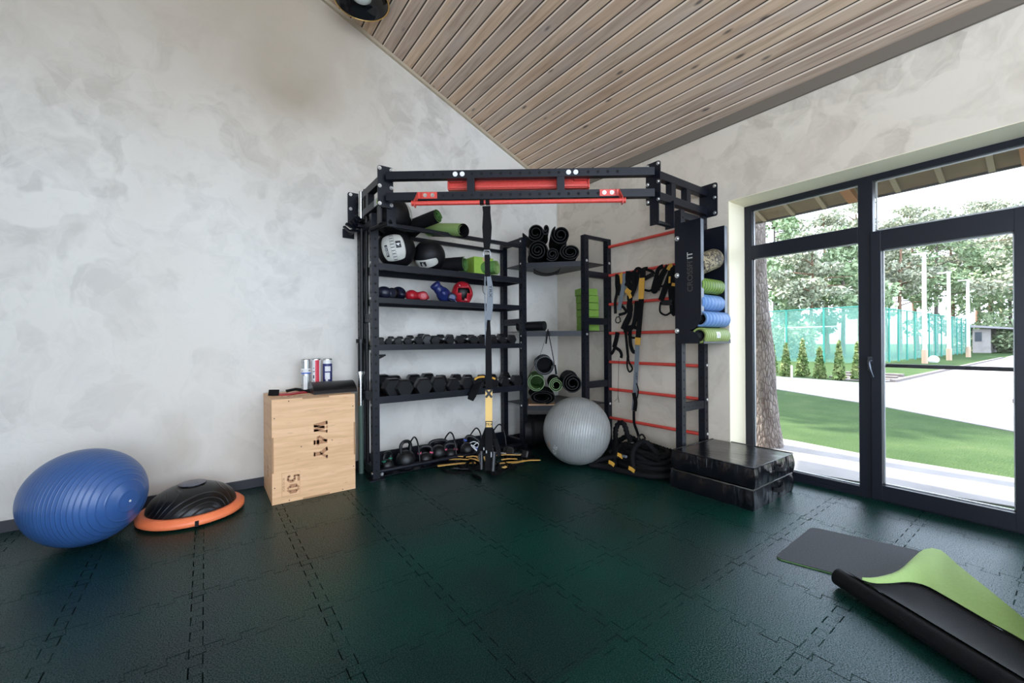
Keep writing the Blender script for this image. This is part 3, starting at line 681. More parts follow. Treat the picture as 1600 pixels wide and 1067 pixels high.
for i,(px,X) in enumerate(((1540,58),(1565,60),(1590,56),(1615,52),(1215,30),(1575,70))):
    x,y = tx(px,X); rng = np.random.default_rng(900+i); b = MB()
    leaves(b, rng, [((x+rng.uniform(-1,1),y+rng.uniform(-1.6,1.6),GZ+rng.uniform(0.4,2.0)),(1.0,1.3,0.8)) for _ in range(9)], 2600, 0.14)
    o_ = thing('bush', (x,y,GZ), ordinal(i)+' low bush at the foot of the wood, counted from the shed', 'bush', 'bushes at the foot of the wood'); link('foliage', b, M_leaf4, o_)

# ------------------------------------------------------------------ the corner rack
PW = 0.058
RK = thing('corner_rack', (-1.2,-0.4,0), 'black steel corner gym rack with shelves, red ladder rungs and pull-up beam', 'gym rack')
zz_top = 2.262
def discs(mb, c, nrm, r=0.0105, mi=1, n=10):
    c = Vector(c); nrm = Vector(nrm); a = nrm.orthogonal().normalized(); q = nrm.cross(a)
    vs = [c+nrm*0.0006+(a*math.cos(2*math.pi*i/n)+q*math.sin(2*math.pi*i/n))*r for i in range(n)]
    mb.add(vs, [tuple(range(n))], mi)
def post(x0, y0, z1, z0=0.0, plate=True):
    b = MB(); x1, y1 = x0+PW, y0+PW
    b.box(x0,x1,y0,y1,z0,z1)
    z = z0+0.075
    while z < z1-0.02:
        discs(b, ((x0+x1)/2,y0,z), (0,-1,0)); discs(b, (x0,(y0+y1)/2,z), (-1,0,0)); discs(b, (x1,(y0+y1)/2,z), (1,0,0)); z += 0.075
    if plate: b.box(x0-0.035,x1+0.035,y0-0.035,min(y1+0.035,-0.015),z0,z0+0.008)
    return link('upright', b, [M_steel, M_hole], RK)
FYL = -0.425
LX0, LX1 = -2.475, -0.888
post(LX0, FYL, 2.24); post(LX1, FYL, zz_top)
post(LX0, -0.075, 2.24); post(LX1, -0.075, zz_top)
CY0 = -0.889; LY1 = -1.977
post(FYL, CY0, zz_top); post(-0.075, CY0, zz_top, plate=False)
post(FYL, LY1, 2.24); post(-0.075, LY1, 2.24, plate=False)
def bar(name, x0,x1,y0,y1,z0,z1, m=None, holes=None):
    b = MB(); b.box(x0,x1,y0,y1,z0,z1)
    if holes == 'x':
        y = max(y0,y1)-0.05
        while y > min(y0,y1)+0.02: discs(b,(min(x0,x1),y,(z0+z1)/2),(-1,0,0),0.007); y -= 0.06
    if holes == 'y':
        x = min(x0,x1)+0.05
        while x < max(x0,x1)-0.02: discs(b,(x,min(y0,y1),(z0+z1)/2),(0,-1,0),0.007); x += 0.06
    return link(name, b, [m or M_steel, M_hole], RK, bevel=0.002)
# side crossbars between front and back posts
yA, yB = FYL+PW, -0.075
for X in (LX0+0.006, LX1+0.006):
    for z in (0.03, 0.64 if X > -2 else 0.66, 1.33): bar('crossbar', X, X+0.046, yA, yB, z, z+0.07, holes='x')
bar('crossbar', LX1, LX1+PW, yA, yB, zz_top-0.055, zz_top-0.003)
bar('crossbar', LX0, LX0+PW, yA, yB, 2.14, 2.19)
for z in (0.66, 1.33): bar('crossbar', FYL+PW, -0.075, CY0+0.006, CY0+0.05, z, z+0.07, holes='y')
bar('crossbar', FYL+PW, -0.075, CY0, CY0+0.04, zz_top-0.03, zz_top)
bar('crossbar', FYL+PW, -0.075, CY0, CY0+PW, 1.83, 1.89)
bar('crossbar', FYL+PW, -0.075, LY1+0.003, LY1+0.045, 0.56, 0.63, holes='y')
bar('crossbar', FYL+PW, -0.075, LY1+0.003, LY1+0.045, 2.17, 2.23)
# shelf frames of the straight bay
sx0, sx1 = LX0+PW, LX1
bar('top_rail', sx0, sx1, FYL+0.012, FYL+0.05, 2.152, 2.186); bar('top_rail', sx0, sx1, -0.07, -0.032, 2.152, 2.186)
def tray(name, x0, x1, y0, y1, z, lip, th=0.003):
    b = MB(); b.box(x0,x1,y0,y1,z,z+th); b.box(x0,x1,y0,y0+th,z-0.004,z+lip); b.box(x0,x1,y1-th,y1,z-0.004,z+lip); b.box(x0,x1,y0,y0+0.02,z-0.0,z-0.004)
    b.box(x0,x0+th,y0,y1,z,z+lip); b.box(x1-th,x1,y0,y1,z,z+lip); return b
def shelf(z0, z1, ytilt=0.0, back=-0.045):
    b = MB(); d = 0.004
    b.box(sx0,sx1,FYL+0.003,FYL+0.028,z0,z1)                         # front edge
    b.box(sx0,sx1,back-0.025,back,z0+ytilt,z1+ytilt)
    b.prism([(sx0,FYL+0.02,z1-d),(sx0,back-0.02,z1-d+ytilt),(sx0,back-0.02,z1+ytilt),(sx0,FYL+0.02,z1)], (sx1-sx0,0,0))
    b.box(sx0,sx0+0.004,FYL+0.02,back-0.02,z0,z1); b.box(sx1-0.004,sx1,FYL+0.02,back-0.02,z0,z1)
    return link('shelf', b, M_steel, RK, bevel=0.0015)
shelf(1.772,1.829); shelf(1.491,1.537); shelf(1.087,1.112,0.03); shelf(0.635,0.668,0.03)
for (zc,t) in ((1.087,0.05),(0.635,0.06)):
    b = MB(); b.box(sx0,sx1,FYL+0.0,FYL+0.004,zc,zc+t); link('shelf_lip', b, M_steel, RK)
# kettlebell tray with wire hoops
b = MB(); b.cyl((sx0,FYL+0.03,0.058),(sx1,FYL+0.03,0.058),0.019,16); link('front_tube', b, M_steel, RK)
b = MB(); b.prism([(sx0,FYL+0.03,0.008),(sx0,-0.09,0.008),(sx0,-0.09,0.012),(sx0,FYL+0.03,0.012)],(sx1-sx0,0,0)); b.box(sx0,sx1,-0.092,-0.085,0.01,0.145); link('tray', b, M_steel, RK)
for (px,pt_) in ((648,683),(704,675.5),(745,669),(781,663)):
    c = at(px,pt_,'Y',-0.27); ztop = c.z; X = c.x
    pts = bez([(X,FYL+0.04,0.055),(X,FYL+0.055,ztop*0.55),(X,-0.33,ztop-0.03),(X,-0.27,ztop),(X,-0.21,ztop-0.03),(X,-0.13,ztop*0.6),(X,-0.10,0.08)],6)
    b = MB(); b.tube(pts, 0.0075, 8); link('wire_hoop', b, M_dkmetal, RK)
# diagonal corner shelves
def corner_shelf(z, th):
    P = [(LX1+PW,FYL+0.004),(FYL+0.004,CY0+PW+0.0),(-0.03,CY0+PW),(-0.02,-0.02),(LX1+PW,-0.03)]
    b = MB(); b.prism([(x,y,z-0.004) for x,y in P], (0,0,0.004))
    p, q = Vector((LX1+PW,FYL+0.004,0)), Vector((FYL+0.004,CY0+PW,0)); d = q-p; n_ = Vector((d.y,-d.x,0)).normalized()
    b.obox((p+q)/2+Vector((0,0,z-th/2))-n_*0.0, d.length/2, 0.004, th/2, d.normalized(), n_)
    return link('corner_shelf', b, M_steel, RK)
ztc = at(866,409,'Y',-0.64).z; zmc = at(866,517,'Y',-0.64).z; zlc = at(866,634,'Y',-0.64).z
for z in (ztc, zmc, zlc): corner_shelf(z, 0.055)
# red rungs
for k in range(7):
    z = 2.162-0.3065*k; zz = at(1000, {0:374.5,1:422.5,2:471,3:519.5,4:567.5,5:613,6:661}[k], 'X', -0.046).z
    b = MB(); b.cyl((-0.046,CY0+0.01,zz),(-0.046,LY1+PW,zz),0.0155,16); link('rung', b, M_red, RK)
# overhead frame
GLY = -0.67; GRX = -0.76; LCX = -2.446; RCY = -1.948
def beam(p, q, hz, hw=0.029, nm='beam', holes=False, m=None):
    p, q = Vector(p), Vector(q); d = (q-p); L = d.length; d.normalize(); n_ = Vector((d.y,-d.x,0)).normalized()
    b = MB(); b.obox((p+q)/2, L/2, hw, hz, d, n_, (0,0,1))
    if holes:
        s_ = 0.30
        while s_ < L-0.28: discs(b, p+d*s_+n_*hw, n_, 0.0115); s_ += 0.075
    return link(nm, b, [m or M_steel, M_hole], RK, bevel=0.002)
zu, zl, hb = 2.4605, 2.295, 0.031
for z in (zu, zl):
    beam((LCX,0,z),(LCX,GLY,z),hb,nm='stub_beam'); beam((0,RCY,z),(GRX,RCY,z),hb,nm='stub_beam')
pL = Vector((-2.44,-0.70,0)); pR = Vector((-0.79,-1.975,0)); dB = (pR-pL).normalized(); nB = Vector((dB.y,-dB.x,0)).normalized()
for z in (zu, zl): beam(pL+Vector((0,0,z)), pR+Vector((0,0,z)), hb, 0.029, 'pull_up_beam', True)
LB = (pR-pL).length
def on(s_, off, z): return pL+dB*s_+nB*off+Vector((0,0,z))
sA, sB_ = 0.635, 1.335
for s_ in (sA+0.03, sB_+0.03):
    b = MB(); b.obox(on(s_,0,(zu+zl)/2), 0.029, 0.027, (zu-zl)/2-hb+0.002, dB, nB); link('spacer', b, M_steel, RK)
for X in (-0.30,): 
    b = MB(); b.box(X-0.03,X+0.03,RCY-0.027,RCY+0.027,zl+hb-0.002,zu-hb+0.002); link('spacer', b, M_steel, RK)
b = MB(); b.box(LCX-0.027,LCX+0.027,-0.33,-0.27,zl+hb-0.002,zu-hb+0.002); link('spacer', b, M_steel, RK)
b = MB(); b.box(-0.55,-0.49,RCY-0.027,RCY+0.027,zl+hb-0.002,zu-hb+0.002); link('spacer', b, M_steel, RK)
def rplate(c, au, w, h, th, an, nm='gusset_plate'):
    """plate with rounded corners, centre c, width along au, thickness along an"""
    c = Vector(c); au = Vector(au); an = Vector(an); r = 0.018; P = []
    for (sx_, sz_, a0) in ((1,1,0),(-1,1,90),(-1,-1,180),(1,-1,270)):
        for k in range(5):
            a = math.radians(a0+22.5*k); P.append(c+au*(sx_*(w/2-r)+math.cos(a)*r)+Vector((0,0,1))*(sz_*(h/2-r)+math.sin(a)*r)-an*(th/2))
    b = MB(); b.prism(P, an*th); return link(nm, b, M_steel, RK)
zg = 2.387
rplate((-2.443,GLY-0.003,zg),(1,0,0),0.125,0.325,0.008,(0,1,0)); rplate((GRX-0.003,-1.952,zg),(0,1,0),0.13,0.325,0.008,(1,0,0))
rplate((-2.475,-0.006,2.37),(1,0,0),0.16,0.30,0.010,(0,1,0),'wall_plate'); rplate((-0.006,-1.985,2.385),(0,1,0),0.16,0.29,0.010,(1,0,0),'wall_plate')
def bolt(c, n_, r=0.0125, h=0.010, m=None):
    c = Vector(c); n_ = Vector(n_); b = MB(); b.cyl(c, c+n_*0.003, r*1.2, 12); b.cyl(c+n_*0.003, c+n_*h, r*0.85, 12, r1=r*0.55); link('bolt', b, m or M_bolt, RK)
for (x,y) in ((-2.49,0),(-2.396,0)):
    for z in (2.528,2.388,2.25): bolt((x,GLY-0.007,z),(0,-1,0))
for y in (-2.0,-1.905):
    for z in (2.528,2.388,2.25): bolt((GRX-0.007,y,z),(-1,0,0))
for z in (2.50,2.37): bolt((-2.53,-0.012,z),(0,-1,0))
for z in (2.50,2.40,2.265): bolt((-0.012,-2.045,z),(-1,0,0))
for s_ in (0.545,0.60,1.425,1.48): bolt(on(s_,0.029,zu),nB,0.016,0.008,mat('white_cap',(0.85,0.85,0.85),0.4) if s_ == 0.545 else bpy.data.materials['white_cap'])
# bolts on the posts
for (px,py) in ((579,410),(579,466),(579,549),(580,633)):
    p = at(px,py,'X',LX0); bolt((LX0,p.y if -0.43 < p.y < -0.36 else -0.40,p.z),(-1,0,0),0.009,0.006)
for (px,py) in ((813,377),(813,412),(812,525),(812,535),(812,544),(812,604),(812,633)):
    z = at(px,py,'X',LX1).z; bolt((LX1,-0.40,z),(-1,0,0),0.008,0.006)
for (px,py) in ((918,407),(918,522)): bolt((-0.396,CY0,at(px,py,'Y',CY0).z),(0,-1,0),0.012,0.006)
for (px,py) in ((949,411),(949,631)): bolt((-0.046,CY0,at(px,py,'Y',CY0).z),(0,-1,0),0.011,0.006)
for (px,py) in ((1100,571),(1101,625),(1101,679)): bolt((-0.032,LY1,at(px,py,'Y',LY1).z),(0,-1,0),0.011,0.006)
bolt((-2.40,FYL-0.0,0.04),(0,-1,0),0.011,0.008); bolt((LX0,-0.40,0.05),(-1,0,0),0.013,0.008)
# red pull-up bar on brackets
zb = 2.203; ob_ = 0.13
b = MB(); b.cyl(on(0.235,ob_,zb), on(1.83,ob_,zb), 0.0165, 20); link('pull_up_bar', b, M_red, RK)
for s_, sg in ((0.25,1),(1.815,-1)):
    b = MB(); c0, c1_ = on(s_+0.03*sg,0.033,zl), on(s_+0.145*sg,0.033,zl)
    b.obox((c0+c1_)/2+Vector((0,0,0.002)), 0.066, 0.003, 0.026, dB, nB)
    q = [on(s_+0.0*sg,ob_+0.02,zb-0.03), on(s_,ob_+0.02,zb+0.02), on(s_,0.035,zl+0.025), on(s_+0.03*sg,0.035,zl+0.025), on(s_+0.03*sg,0.035,zl-0.024), on(s_,0.09,zb+0.03), on(s_,ob_-0.02,zb-0.03)]
    b.prism([on(s_,ob_+0.022,zb-0.028), on(s_,ob_+0.022,zb+0.018), on(s_,0.034,zl+0.028), on(s_,0.034,zl-0.02), on(s_,ob_-0.024,zb-0.028)], dB*0.006*sg)
    b.obox(on(s_+0.018*sg,0.033,zl+0.002), 0.02, 0.003, 0.026, dB, nB)
    link('bracket', b, M_red, RK, bevel=0.002)
    for k in (0.06,0.118): bolt(on(s_+k*sg,0.036,zl+0.002), nB, 0.013, 0.009)
    b = MB(); b.cyl(on(s_-0.02*sg,ob_,zb), on(s_-0.012*sg,ob_,zb), 0.021, 16); link('end_cap', b, M_red, RK)
# red grip channel behind the beams
o2 = -0.10
b = MB(); zc = 2.415
b.obox(on(1.035,o2,zc), 0.56, 0.022, 0.036, dB, nB); b.obox(on(1.035,o2+0.028,zc-0.02),0.56,0.008,0.010,dB,nB); b.obox(on(1.035,o2+0.028,zc+0.03),0.56,0.008,0.006,dB,nB)
for s_ in (0.475,1.595): b.obox(on(s_,o2+0.01,zc), 0.006, 0.034, 0.043, dB, nB)
b.obox(on(0.54,-0.06,zu-0.01),0.05,0.03,0.022,dB,nB); b.obox(on(1.53,-0.06,zu-0.01),0.05,0.03,0.022,dB,nB)
link('grip_channel', b, M_red, RK, bevel=0.003)
# short side grips below the overhead corners
b = MB(); p = Vector((-2.44,-0.60,2.17)); b.box(-2.47,-2.46,-0.64,-0.55,2.11,2.26); b.box(-2.425,-2.352,-0.655,-0.645,2.09,2.26); link('grip_bracket', b, M_steel, RK)
b = MB(); b.cyl((-2.39,-0.66,2.125),(-2.51,-0.52,2.07),0.017,14); link('grip', b, M_dkmetal, RK)
b = MB(); b.box(-0.765,-0.757,-2.0,-1.92,2.06,2.28); b.box(-0.56,-0.552,-2.0,-1.92,2.06,2.28); link('grip_bracket', b, M_steel, RK)
b = MB(); b.cyl((-0.77,-1.96,2.085),(-0.55,-1.96,2.085),0.018,14); link('grip', b, M_dkmetal, RK)
# maker's sticker on the left stub
b = MB(); b.box(LCX-0.031,LCX-0.0295,-0.60,-0.50,zl-0.028,zl+0.028,0); b.box(LCX-0.0315,LCX-0.031,-0.595,-0.565,zl-0.022,zl+0.012,1); link('sticker', b, [mat('grey_sticker',(0.35,0.36,0.38),0.4), M_lime], RK)
# small peg under the dumbbell shelf
b = MB(); b.cyl((sx0,FYL+0.02,1.045),(sx0+0.06,FYL+0.02,1.045),0.008,10); b.cyl((sx0,FYL+0.02,1.02),(sx0+0.045,FYL+0.02,1.04),0.008,10); link('peg', b, M_dkmetal, RK)

# bar holder on the wall
bh = thing('bar_hanger', (-2.60,-0.03,2.1), 'black wall hanger with rows of angled prongs beside the rack top', 'hanger')
for pr in (((537.5,354),(545,360.5),(562,361)),((541,350),(549,355),(562,356)),((546,345.5),(553,351),(563,352)),((551,341),(558,347),(567,348.5)),((556,337),(563,343),(571,345))):
    b = MB(); b.strap([at(pr[0][0],pr[0][1],'Y',-0.27), at(pr[1][0],pr[1][1],'Y',-0.24), at(pr[2][0],pr[2][1],'Y',-0.16)], 0.016, (0.3,0.2,1), 0.022); link('prong', b, M_steel, bh)
b = MB(); b.box(-2.60,-2.50,-0.012,0,2.10,2.18); b.box(-2.56,-2.53,-0.17,-0.01,2.125,2.155); link('plate', b, M_steel, bh)
b = MB(); b.box(-2.62,-2.42,-0.21,-0.195,2.165,2.185); b.box(-2.50,-2.48,-0.21,-0.01,2.165,2.185); link('hook_bar', b, M_steel, bh)
# two barbells hanging upright
def barbell(px0, ytop, pxb, lab, y_):
    t_ = at(px0, ytop, 'Y', y_); bb = at(pxb, 632, 'Y', y_); x, zt, zbm = t_.x, t_.z, bb.z
    o_ = thing('barbell', (x,y_,zbm), lab, 'barbell', 'barbells hanging beside the rack')
    return o_, x, y_, zt, zbm
o_, x, y_, zt, zbm = barbell(564.5,300,564.5,'upright barbell with a shiny chrome upper sleeve, nearer the wooden box',-0.16)
b = MB(); b.cyl((x-0.004,y_,zt-0.24),(x-0.004,y_,zt),0.021,20); link('sleeve', b, M_chrome, o_)
b = MB(); b.cyl((x,y_,1.16),(x,y_,zt-0.2),0.018,16); link('shaft', b, M_dkmetal, o_)
b = MB(); b.cyl((x-0.012,y_,1.150),(x-0.012,y_,1.185),0.042,20); b.cyl((x-0.012,y_,0.90),(x-0.012,y_,1.15),0.027,20); link('collar', b, M_dkmetal, o_)
b = MB(); b.cyl((x-0.018,y_,0.875),(x-0.018,y_,0.90),0.036,20); b.cyl((x-0.018,y_,0.60),(x-0.018,y_,0.88),0.025,20); link('lower_sleeve', b, M_chrome, o_)
b = MB(); b.cyl((x-0.016,y_,0.0),(x-0.016,y_,0.60),0.022,20); link('shade_strip', b, mat('green_wall_shade',(0.10,0.16,0.13),0.35), o_)  # wall shadow below the bar, put in as a dark green cylinder
o_, x, y_, zt, zbm = barbell(572,297,571,'upright barbell with a black upper sleeve, against the rack post',-0.20)
b = MB(); b.cyl((x,y_,zt-0.30),(x,y_,zt),0.026,20); link('sleeve', b, M_dkmetal, o_)
b = MB(); b.cyl((x,y_,0.02),(x,y_,zt-0.30),0.015,16); link('shaft', b, M_dkmetal, o_)

# ------------------------------------------------------------------ things on the floor
# plywood jump box
bx0, bx1, by0, by1, bh_ = -3.226, -2.648, -0.53, -0.03, 0.752
t = thing('plyo_box', ((bx0+bx1)/2,(by0+by1)/2,0), 'plywood jump box with burnt-in W4Y and 50 standing against the plaster wall', 'jump box')
b = MB(); b.box(bx0,bx1,by0,by1,0.0,bh_); link('box_body', b, M_ply, t, bevel=0.003)
def F(u, v): return (bx0+u*(bx1-bx0), by0-0.0008, v*bh_)            # on the front face, 0..1
def onF(cx, cz, ang=0.0, sc=1.0):
    c = Vector(F(cx,cz)); ca, sa = math.cos(ang), math.sin(ang)
    return lambda u,v: (c.x+(u*ca-v*sa)*sc, c.y, c.z+(u*sa+v*ca)*sc)
def stroke(mb, fn, p, q, w):
    p, q = Vector((*p,0)), Vector((*q,0)); d = (q-p).normalized(); n_ = Vector((-d.y,d.x,0))*w/2
    mb.add([fn(v.x,v.y) for v in (p-n_, q-n_, q+n_, p+n_)], [(0,1,2,3)])
def letters(mb, word, fn, h=0.1, adv=0.085):
    """slab-serif stencil capitals"""
    G = {'W':[((-.42,.5),(-.2,-.5),.2),((-.2,-.5),(0,.3),.12),((0,.3),(.2,-.5),.2),((.2,-.5),(.42,.5),.12),((-.55,.46),(-.25,.46),.09),((.25,.46),(.55,.46),.09),((-.12,.46),(.14,.46),.09)],
         '4':[((.12,.5),(.12,-.5),.22),((.12,.45),(-.42,-.15),.12),((-.42,-.2),(.42,-.2),.12),((-.1,-.46),(.34,-.46),.09)],
         'Y':[((-.4,.5),(0,-.02),.2),((.4,.5),(0,-.02),.12),((0,0),(0,-.5),.2),((-.55,.46),(-.2,.46),.09),((.2,.46),(.55,.46),.09),((-.2,-.46),(.2,-.46),.09)],
         '5':[((-.3,.46),(.36,.46),.14),((-.28,.5),(-.28,.05),.12),((-.28,.1),(.1,.16),.12),((.05,.16),(.3,-.05),.16),((.3,-.02),(.26,-.3),.18),((.28,-.3),(.05,-.47),.14),((.1,-.46),(-.34,-.38),.12),((-.34,-.24),(-.22,-.4),.14)],
         '0':[((-.3,.3),(-.3,-.3),.24),((.3,.3),(.3,-.3),.24),((-.32,.26),(-.06,.48),.12),((.32,.26),(.06,.48),.12),((-.32,-.26),(-.06,-.48),.12),((.32,-.26),(.06,-.48),.12)]}
    n_ = len(word)
    for i,ch in enumerate(word):
        ox = (i-(n_-1)/2)*adv
        for (p,q,w) in G[ch]: stroke(mb, fn, (ox+p[0]*h*0.86,p[1]*h), (ox+q[0]*h*0.86,q[1]*h), w*h*1.45)
b = MB(); letters(b, 'W4Y', onF(0.560,0.555,-math.pi/2), 0.095, 0.098); link('burnt_word', b, M_burn, t)
b = MB()
letters(b, '50', onF(0.235,0.175,-math.pi/2), 0.078, 0.075)
for (p,q) in (((-0.085,-0.062),(0.085,-0.062)),((-0.085,0.055),(0.085,0.055)),((-0.085,-0.062),(-0.085,0.055)),((0.085,-0.062),(0.085,0.055))): stroke(b, onF(0.215,0.175,-math.pi/2), p, q, 0.0016)
b.text('PLYO BOX', 0.020, onF(0.125,0.175,-math.pi/2))
link('burnt_number', b, M_burn, t)
# finger joints, screws and smaller printing on the side and the lid
b = MB()
b.box(bx0-0.0006,bx0+0.012,by0-0.0008,by0+0.001,0.30*bh_,0.64*bh_); b.box(bx1-0.012,bx1+0.0006,by0-0.0008,by0+0.001,0.36*bh_,0.70*bh_)
b.box(bx0+0.20,bx0+0.385,by0-0.0008,by0+0.001,bh_-0.012,bh_+0.0006); b.box(bx0+0.2,bx0+0.385,by0-0.0008,by0+0.001,0,0.012)
b.box(bx0+0.0-0.0008,bx0+0.001,by0-0.0003,by0+0.012,0.0,bh_); b.box(bx0,bx1,by0+0.0,by0+0.012,bh_-0.001,bh_+0.0008)
link('finger_joint', b, M_plyend, t)
b = MB()
for (u,v) in ((0.03,0.82),(0.03,0.16),(0.19,0.975),(0.97,0.87),(0.975,0.24),(0.33,0.52),(0.70,0.545),(0.19,0.02),(0.83,0.02)): discs(b, Vector(F(u,v)), (0,-1,0), 0.004, 0, 8)
link('screw_hole', b, M_hole, t)
b = MB()
b.text('50', 0.10, lambda u,v: (bx0-0.0012, -0.30-v, 0.20-u)); b.text('W4Y', 0.09, lambda u,v: (bx0+0.15-u*0.9, -0.40-v*0.9, bh_+0.0014))
link('side_lettering', b, M_burn, t)
ztop = bh_
# tubes on the box
def tube_can(px, pyt, lab, cols, y_):
    c = at(px, pyt, 'Y', y_); x = c.x; zt = c.z; r = 0.0365
    o_ = thing('ball_tube', (x,y_,ztop), lab, 'ball tube', 'ball tubes on the wooden box')
    b = MB(); b.cyl((x,y_,ztop),(x,y_,zt-0.006),r,32); link('tube_body', b, cols[0], o_)
    b = MB(); b.lathe([(r+0.001,zt-0.012),(r+0.0015,zt-0.004),(r-0.002,zt),(r-0.006,zt-0.004),(0.0001,zt-0.005)],(x,y_,0),n=32); link('lid', b, M_chrome, o_)
    b = MB()
    for (a0,a1,z0_,z1_,mi) in cols[2]:
        H_ = zt-ztop
        b.grid(lambda u,v: (x+math.cos(math.radians(a0+(a1-a0)*u))*(r+0.0006), y_+math.sin(math.radians(a0+(a1-a0)*u))*(r+0.0006), ztop+H_*(z0_+(z1_-z0_)*v)), 16, 1, mi)
    link('label', b, cols[1], o_); return o_
M_silver = mat('silver_foil', (0.55,0.57,0.58), 0.25, 0.7); M_navy = mat('navy_print', (0.02,0.025,0.14), 0.4); M_redp = mat('red_print', (0.62,0.02,0.05), 0.4); M_bluep = mat('blue_print',(0.05,0.12,0.5),0.4)
y_=-0.20
tube_can(478,561,'silver ball tube with a blue band, leftmost on the wooden box',(M_silver,[M_paper,M_bluep,M_ink],[(180,360,0.60,0.72,0),(180,360,0.56,0.60,1),(205,220,0.64,0.66,2),(290,315,0.64,0.67,2),(190,210,0.20,0.24,2),(300,330,0.12,0.18,2),(230,275,0.05,0.50,0)]),-0.18)
tube_can(493.5,560,'white ball tube with a red pennant between its two neighbours',(M_paper,[M_redp,M_ink],[(250,300,0.22,0.97,0),(262,285,0.12,0.22,0),(225,240,0.70,0.72,1),(220,245,0.60,0.62,1),(225,240,0.40,0.50,1),(228,238,0.30,0.33,1)]),-0.15)
tube_can(511.5,560,'navy and white ball tube behind the black half-round pad',(M_paper,[M_navy,M_paper],[(180,360,0.16,0.84,0),(225,300,0.60,0.76,1),(225,290,0.35,0.56,1),(235,262,0.30,0.36,1)]),-0.13)
# half-round pad
t = thing('sit_up_pad', (-2.78,-0.36,ztop), 'black half-round foam pad lying on the corner of the wooden box', 'foam pad')
pa, pb2 = at(492,618,'Z',ztop), at(555,612,'Z',ztop)
pa = Vector((-2.945,-0.47,ztop)); dx = Vector((0.29,0.05,0)); 
N = 20
P = [Vector((-2.925,-0.425+0.29*k/N,ztop+0.088*max(0.0,math.sin(math.pi*k/N))**0.62)) for k in range(N+1)]
b = MB(); b.prism(P, (0.325,0,0)); link('pad', b, M_rubber, t, bevel=0.006)
# boxing wraps / hand straps
t = thing('resistance_strap', (-3.05,-0.37,ztop), 'black and red strap with padded ends lying on the wooden box', 'strap')
p0, p1, p2, p3 = [at(x,y,'Z',ztop+0.012) for x,y in ((434,615),(452,614),(480,609),(487,611))]
b = MB(); b.strap([at(421,615,'Z',ztop+0.014),at(428,615,'Z',ztop+0.016),at(436,615,'Z',ztop+0.014)],0.06,(0,0.4,1),0.02); b.strap([at(447,611,'Z',ztop+0.018),at(462,608,'Z',ztop+0.028),at(478,610,'Z',ztop+0.018),at(488,612,'Z',ztop+0.010)],0.03,(0,1,0.3),0.012); link('padding', b, M_fabric, t)
b = MB(); b.strap([at(435,616.5,'Z',ztop+0.006),at(452,615.5,'Z',ztop+0.010),at(470,613,'Z',ztop+0.008),at(484,612,'Z',ztop+0.006)],0.035,(0,1,0.2),0.008); link('webbing', b, M_rleather, t)

# ---- exercise balls
def ball_rings(name, c1, c2, rough, scale, metal=0.0):
    m = mat(name, c1, rough, metal, 0.6); t = NT(m); s = t.n('SeparateXYZ', {0: t.obj()})
    z = s.outputs[2]; w = t.math('SINE', t.math('MULTIPLY', z, scale)); l = t.math('POWER', t.math('ABSOLUTE', w), 24.0)
    n = t.n('TexNoise', {'Vector': t.obj(), 'Scale': 9.0, 'Detail': 2.0}).outputs[0]
    c = t.mix(t.ramp(n,[(0.3,g3(0)),(0.7,g3(0.6))]), (*c1,1), (*c2,1)); t.link(c, 'Base Color'); t.bump(l, 0.6, 0.004); return m
def fit_ball(o, R_, cpos, axis, m, name='ball'):
    b = MB(); b.sphere((0,0,0), 1.0, 64, 0, R_); ob = link(name, b, m, o, local=True)
    ob.rotation_euler = Vector(axis).to_track_quat('Z','Y').to_euler(); ob.location = cpos; return ob
c = at(901,672,'Z',0.31); c = at(901,672,'Z',0.325); D0 = dep(c); rS = 53.2/F0*D0*0.985; 
for _ in range(20):
    c = at(901,672.5,'Z',rS); rS = 53.3/F0*dep(c)*0.98
SB = thing('exercise_ball', (c.x,c.y,0), 'big silver exercise ball resting on the green floor before the corner', 'exercise ball')
axS = (rt*0.93-fwd*0.30-up*0.12).normalized()
fit_ball(SB, (rS,rS,rS), (0,0,rS), axS, ball_rings('silver_vinyl', (0.27,0.275,0.265), (0.32,0.325,0.315), 0.30, 150))
SC0 = Vector((c.x,c.y,rS))
def sph(c, R_, d0, upv, k=1.0015):
    """maps (u right, v up) metres onto the sphere around direction d0"""
    d0 = Vector(d0).normalized(); upv = Vector(upv); e2 = (upv-d0*upv.dot(d0)).normalized(); e1 = e2.cross(d0)
    def fn(u, v):
        a = math.hypot(u, v)/R_
        if a < 1e-9: return Vector(c)+d0*R_*k
        q = (e1*u+e2*v)/math.hypot(u,v); return Vector(c)+(d0*math.cos(a)+q*math.sin(a))*R_*k
    return fn
dS = (-fwd*0.50-rt*0.70-up*0.46).normalized()
b = MB(); b.text('70 CM', 0.055, sph(SC0,rS,dS,rt), 0); link('print', b, M_paper, SB)
dS2 = (-fwd*0.40-rt*0.86-up*0.32).normalized(); b = MB(); fn = sph(SC0,rS,dS2,up); b.grid(lambda u,v: fn((u-0.5)*0.022,(v-0.5)*0.04), 6, 6); link('orange_mark', b, mat('faded_orange',(0.50,0.25,0.14),0.5), SB)
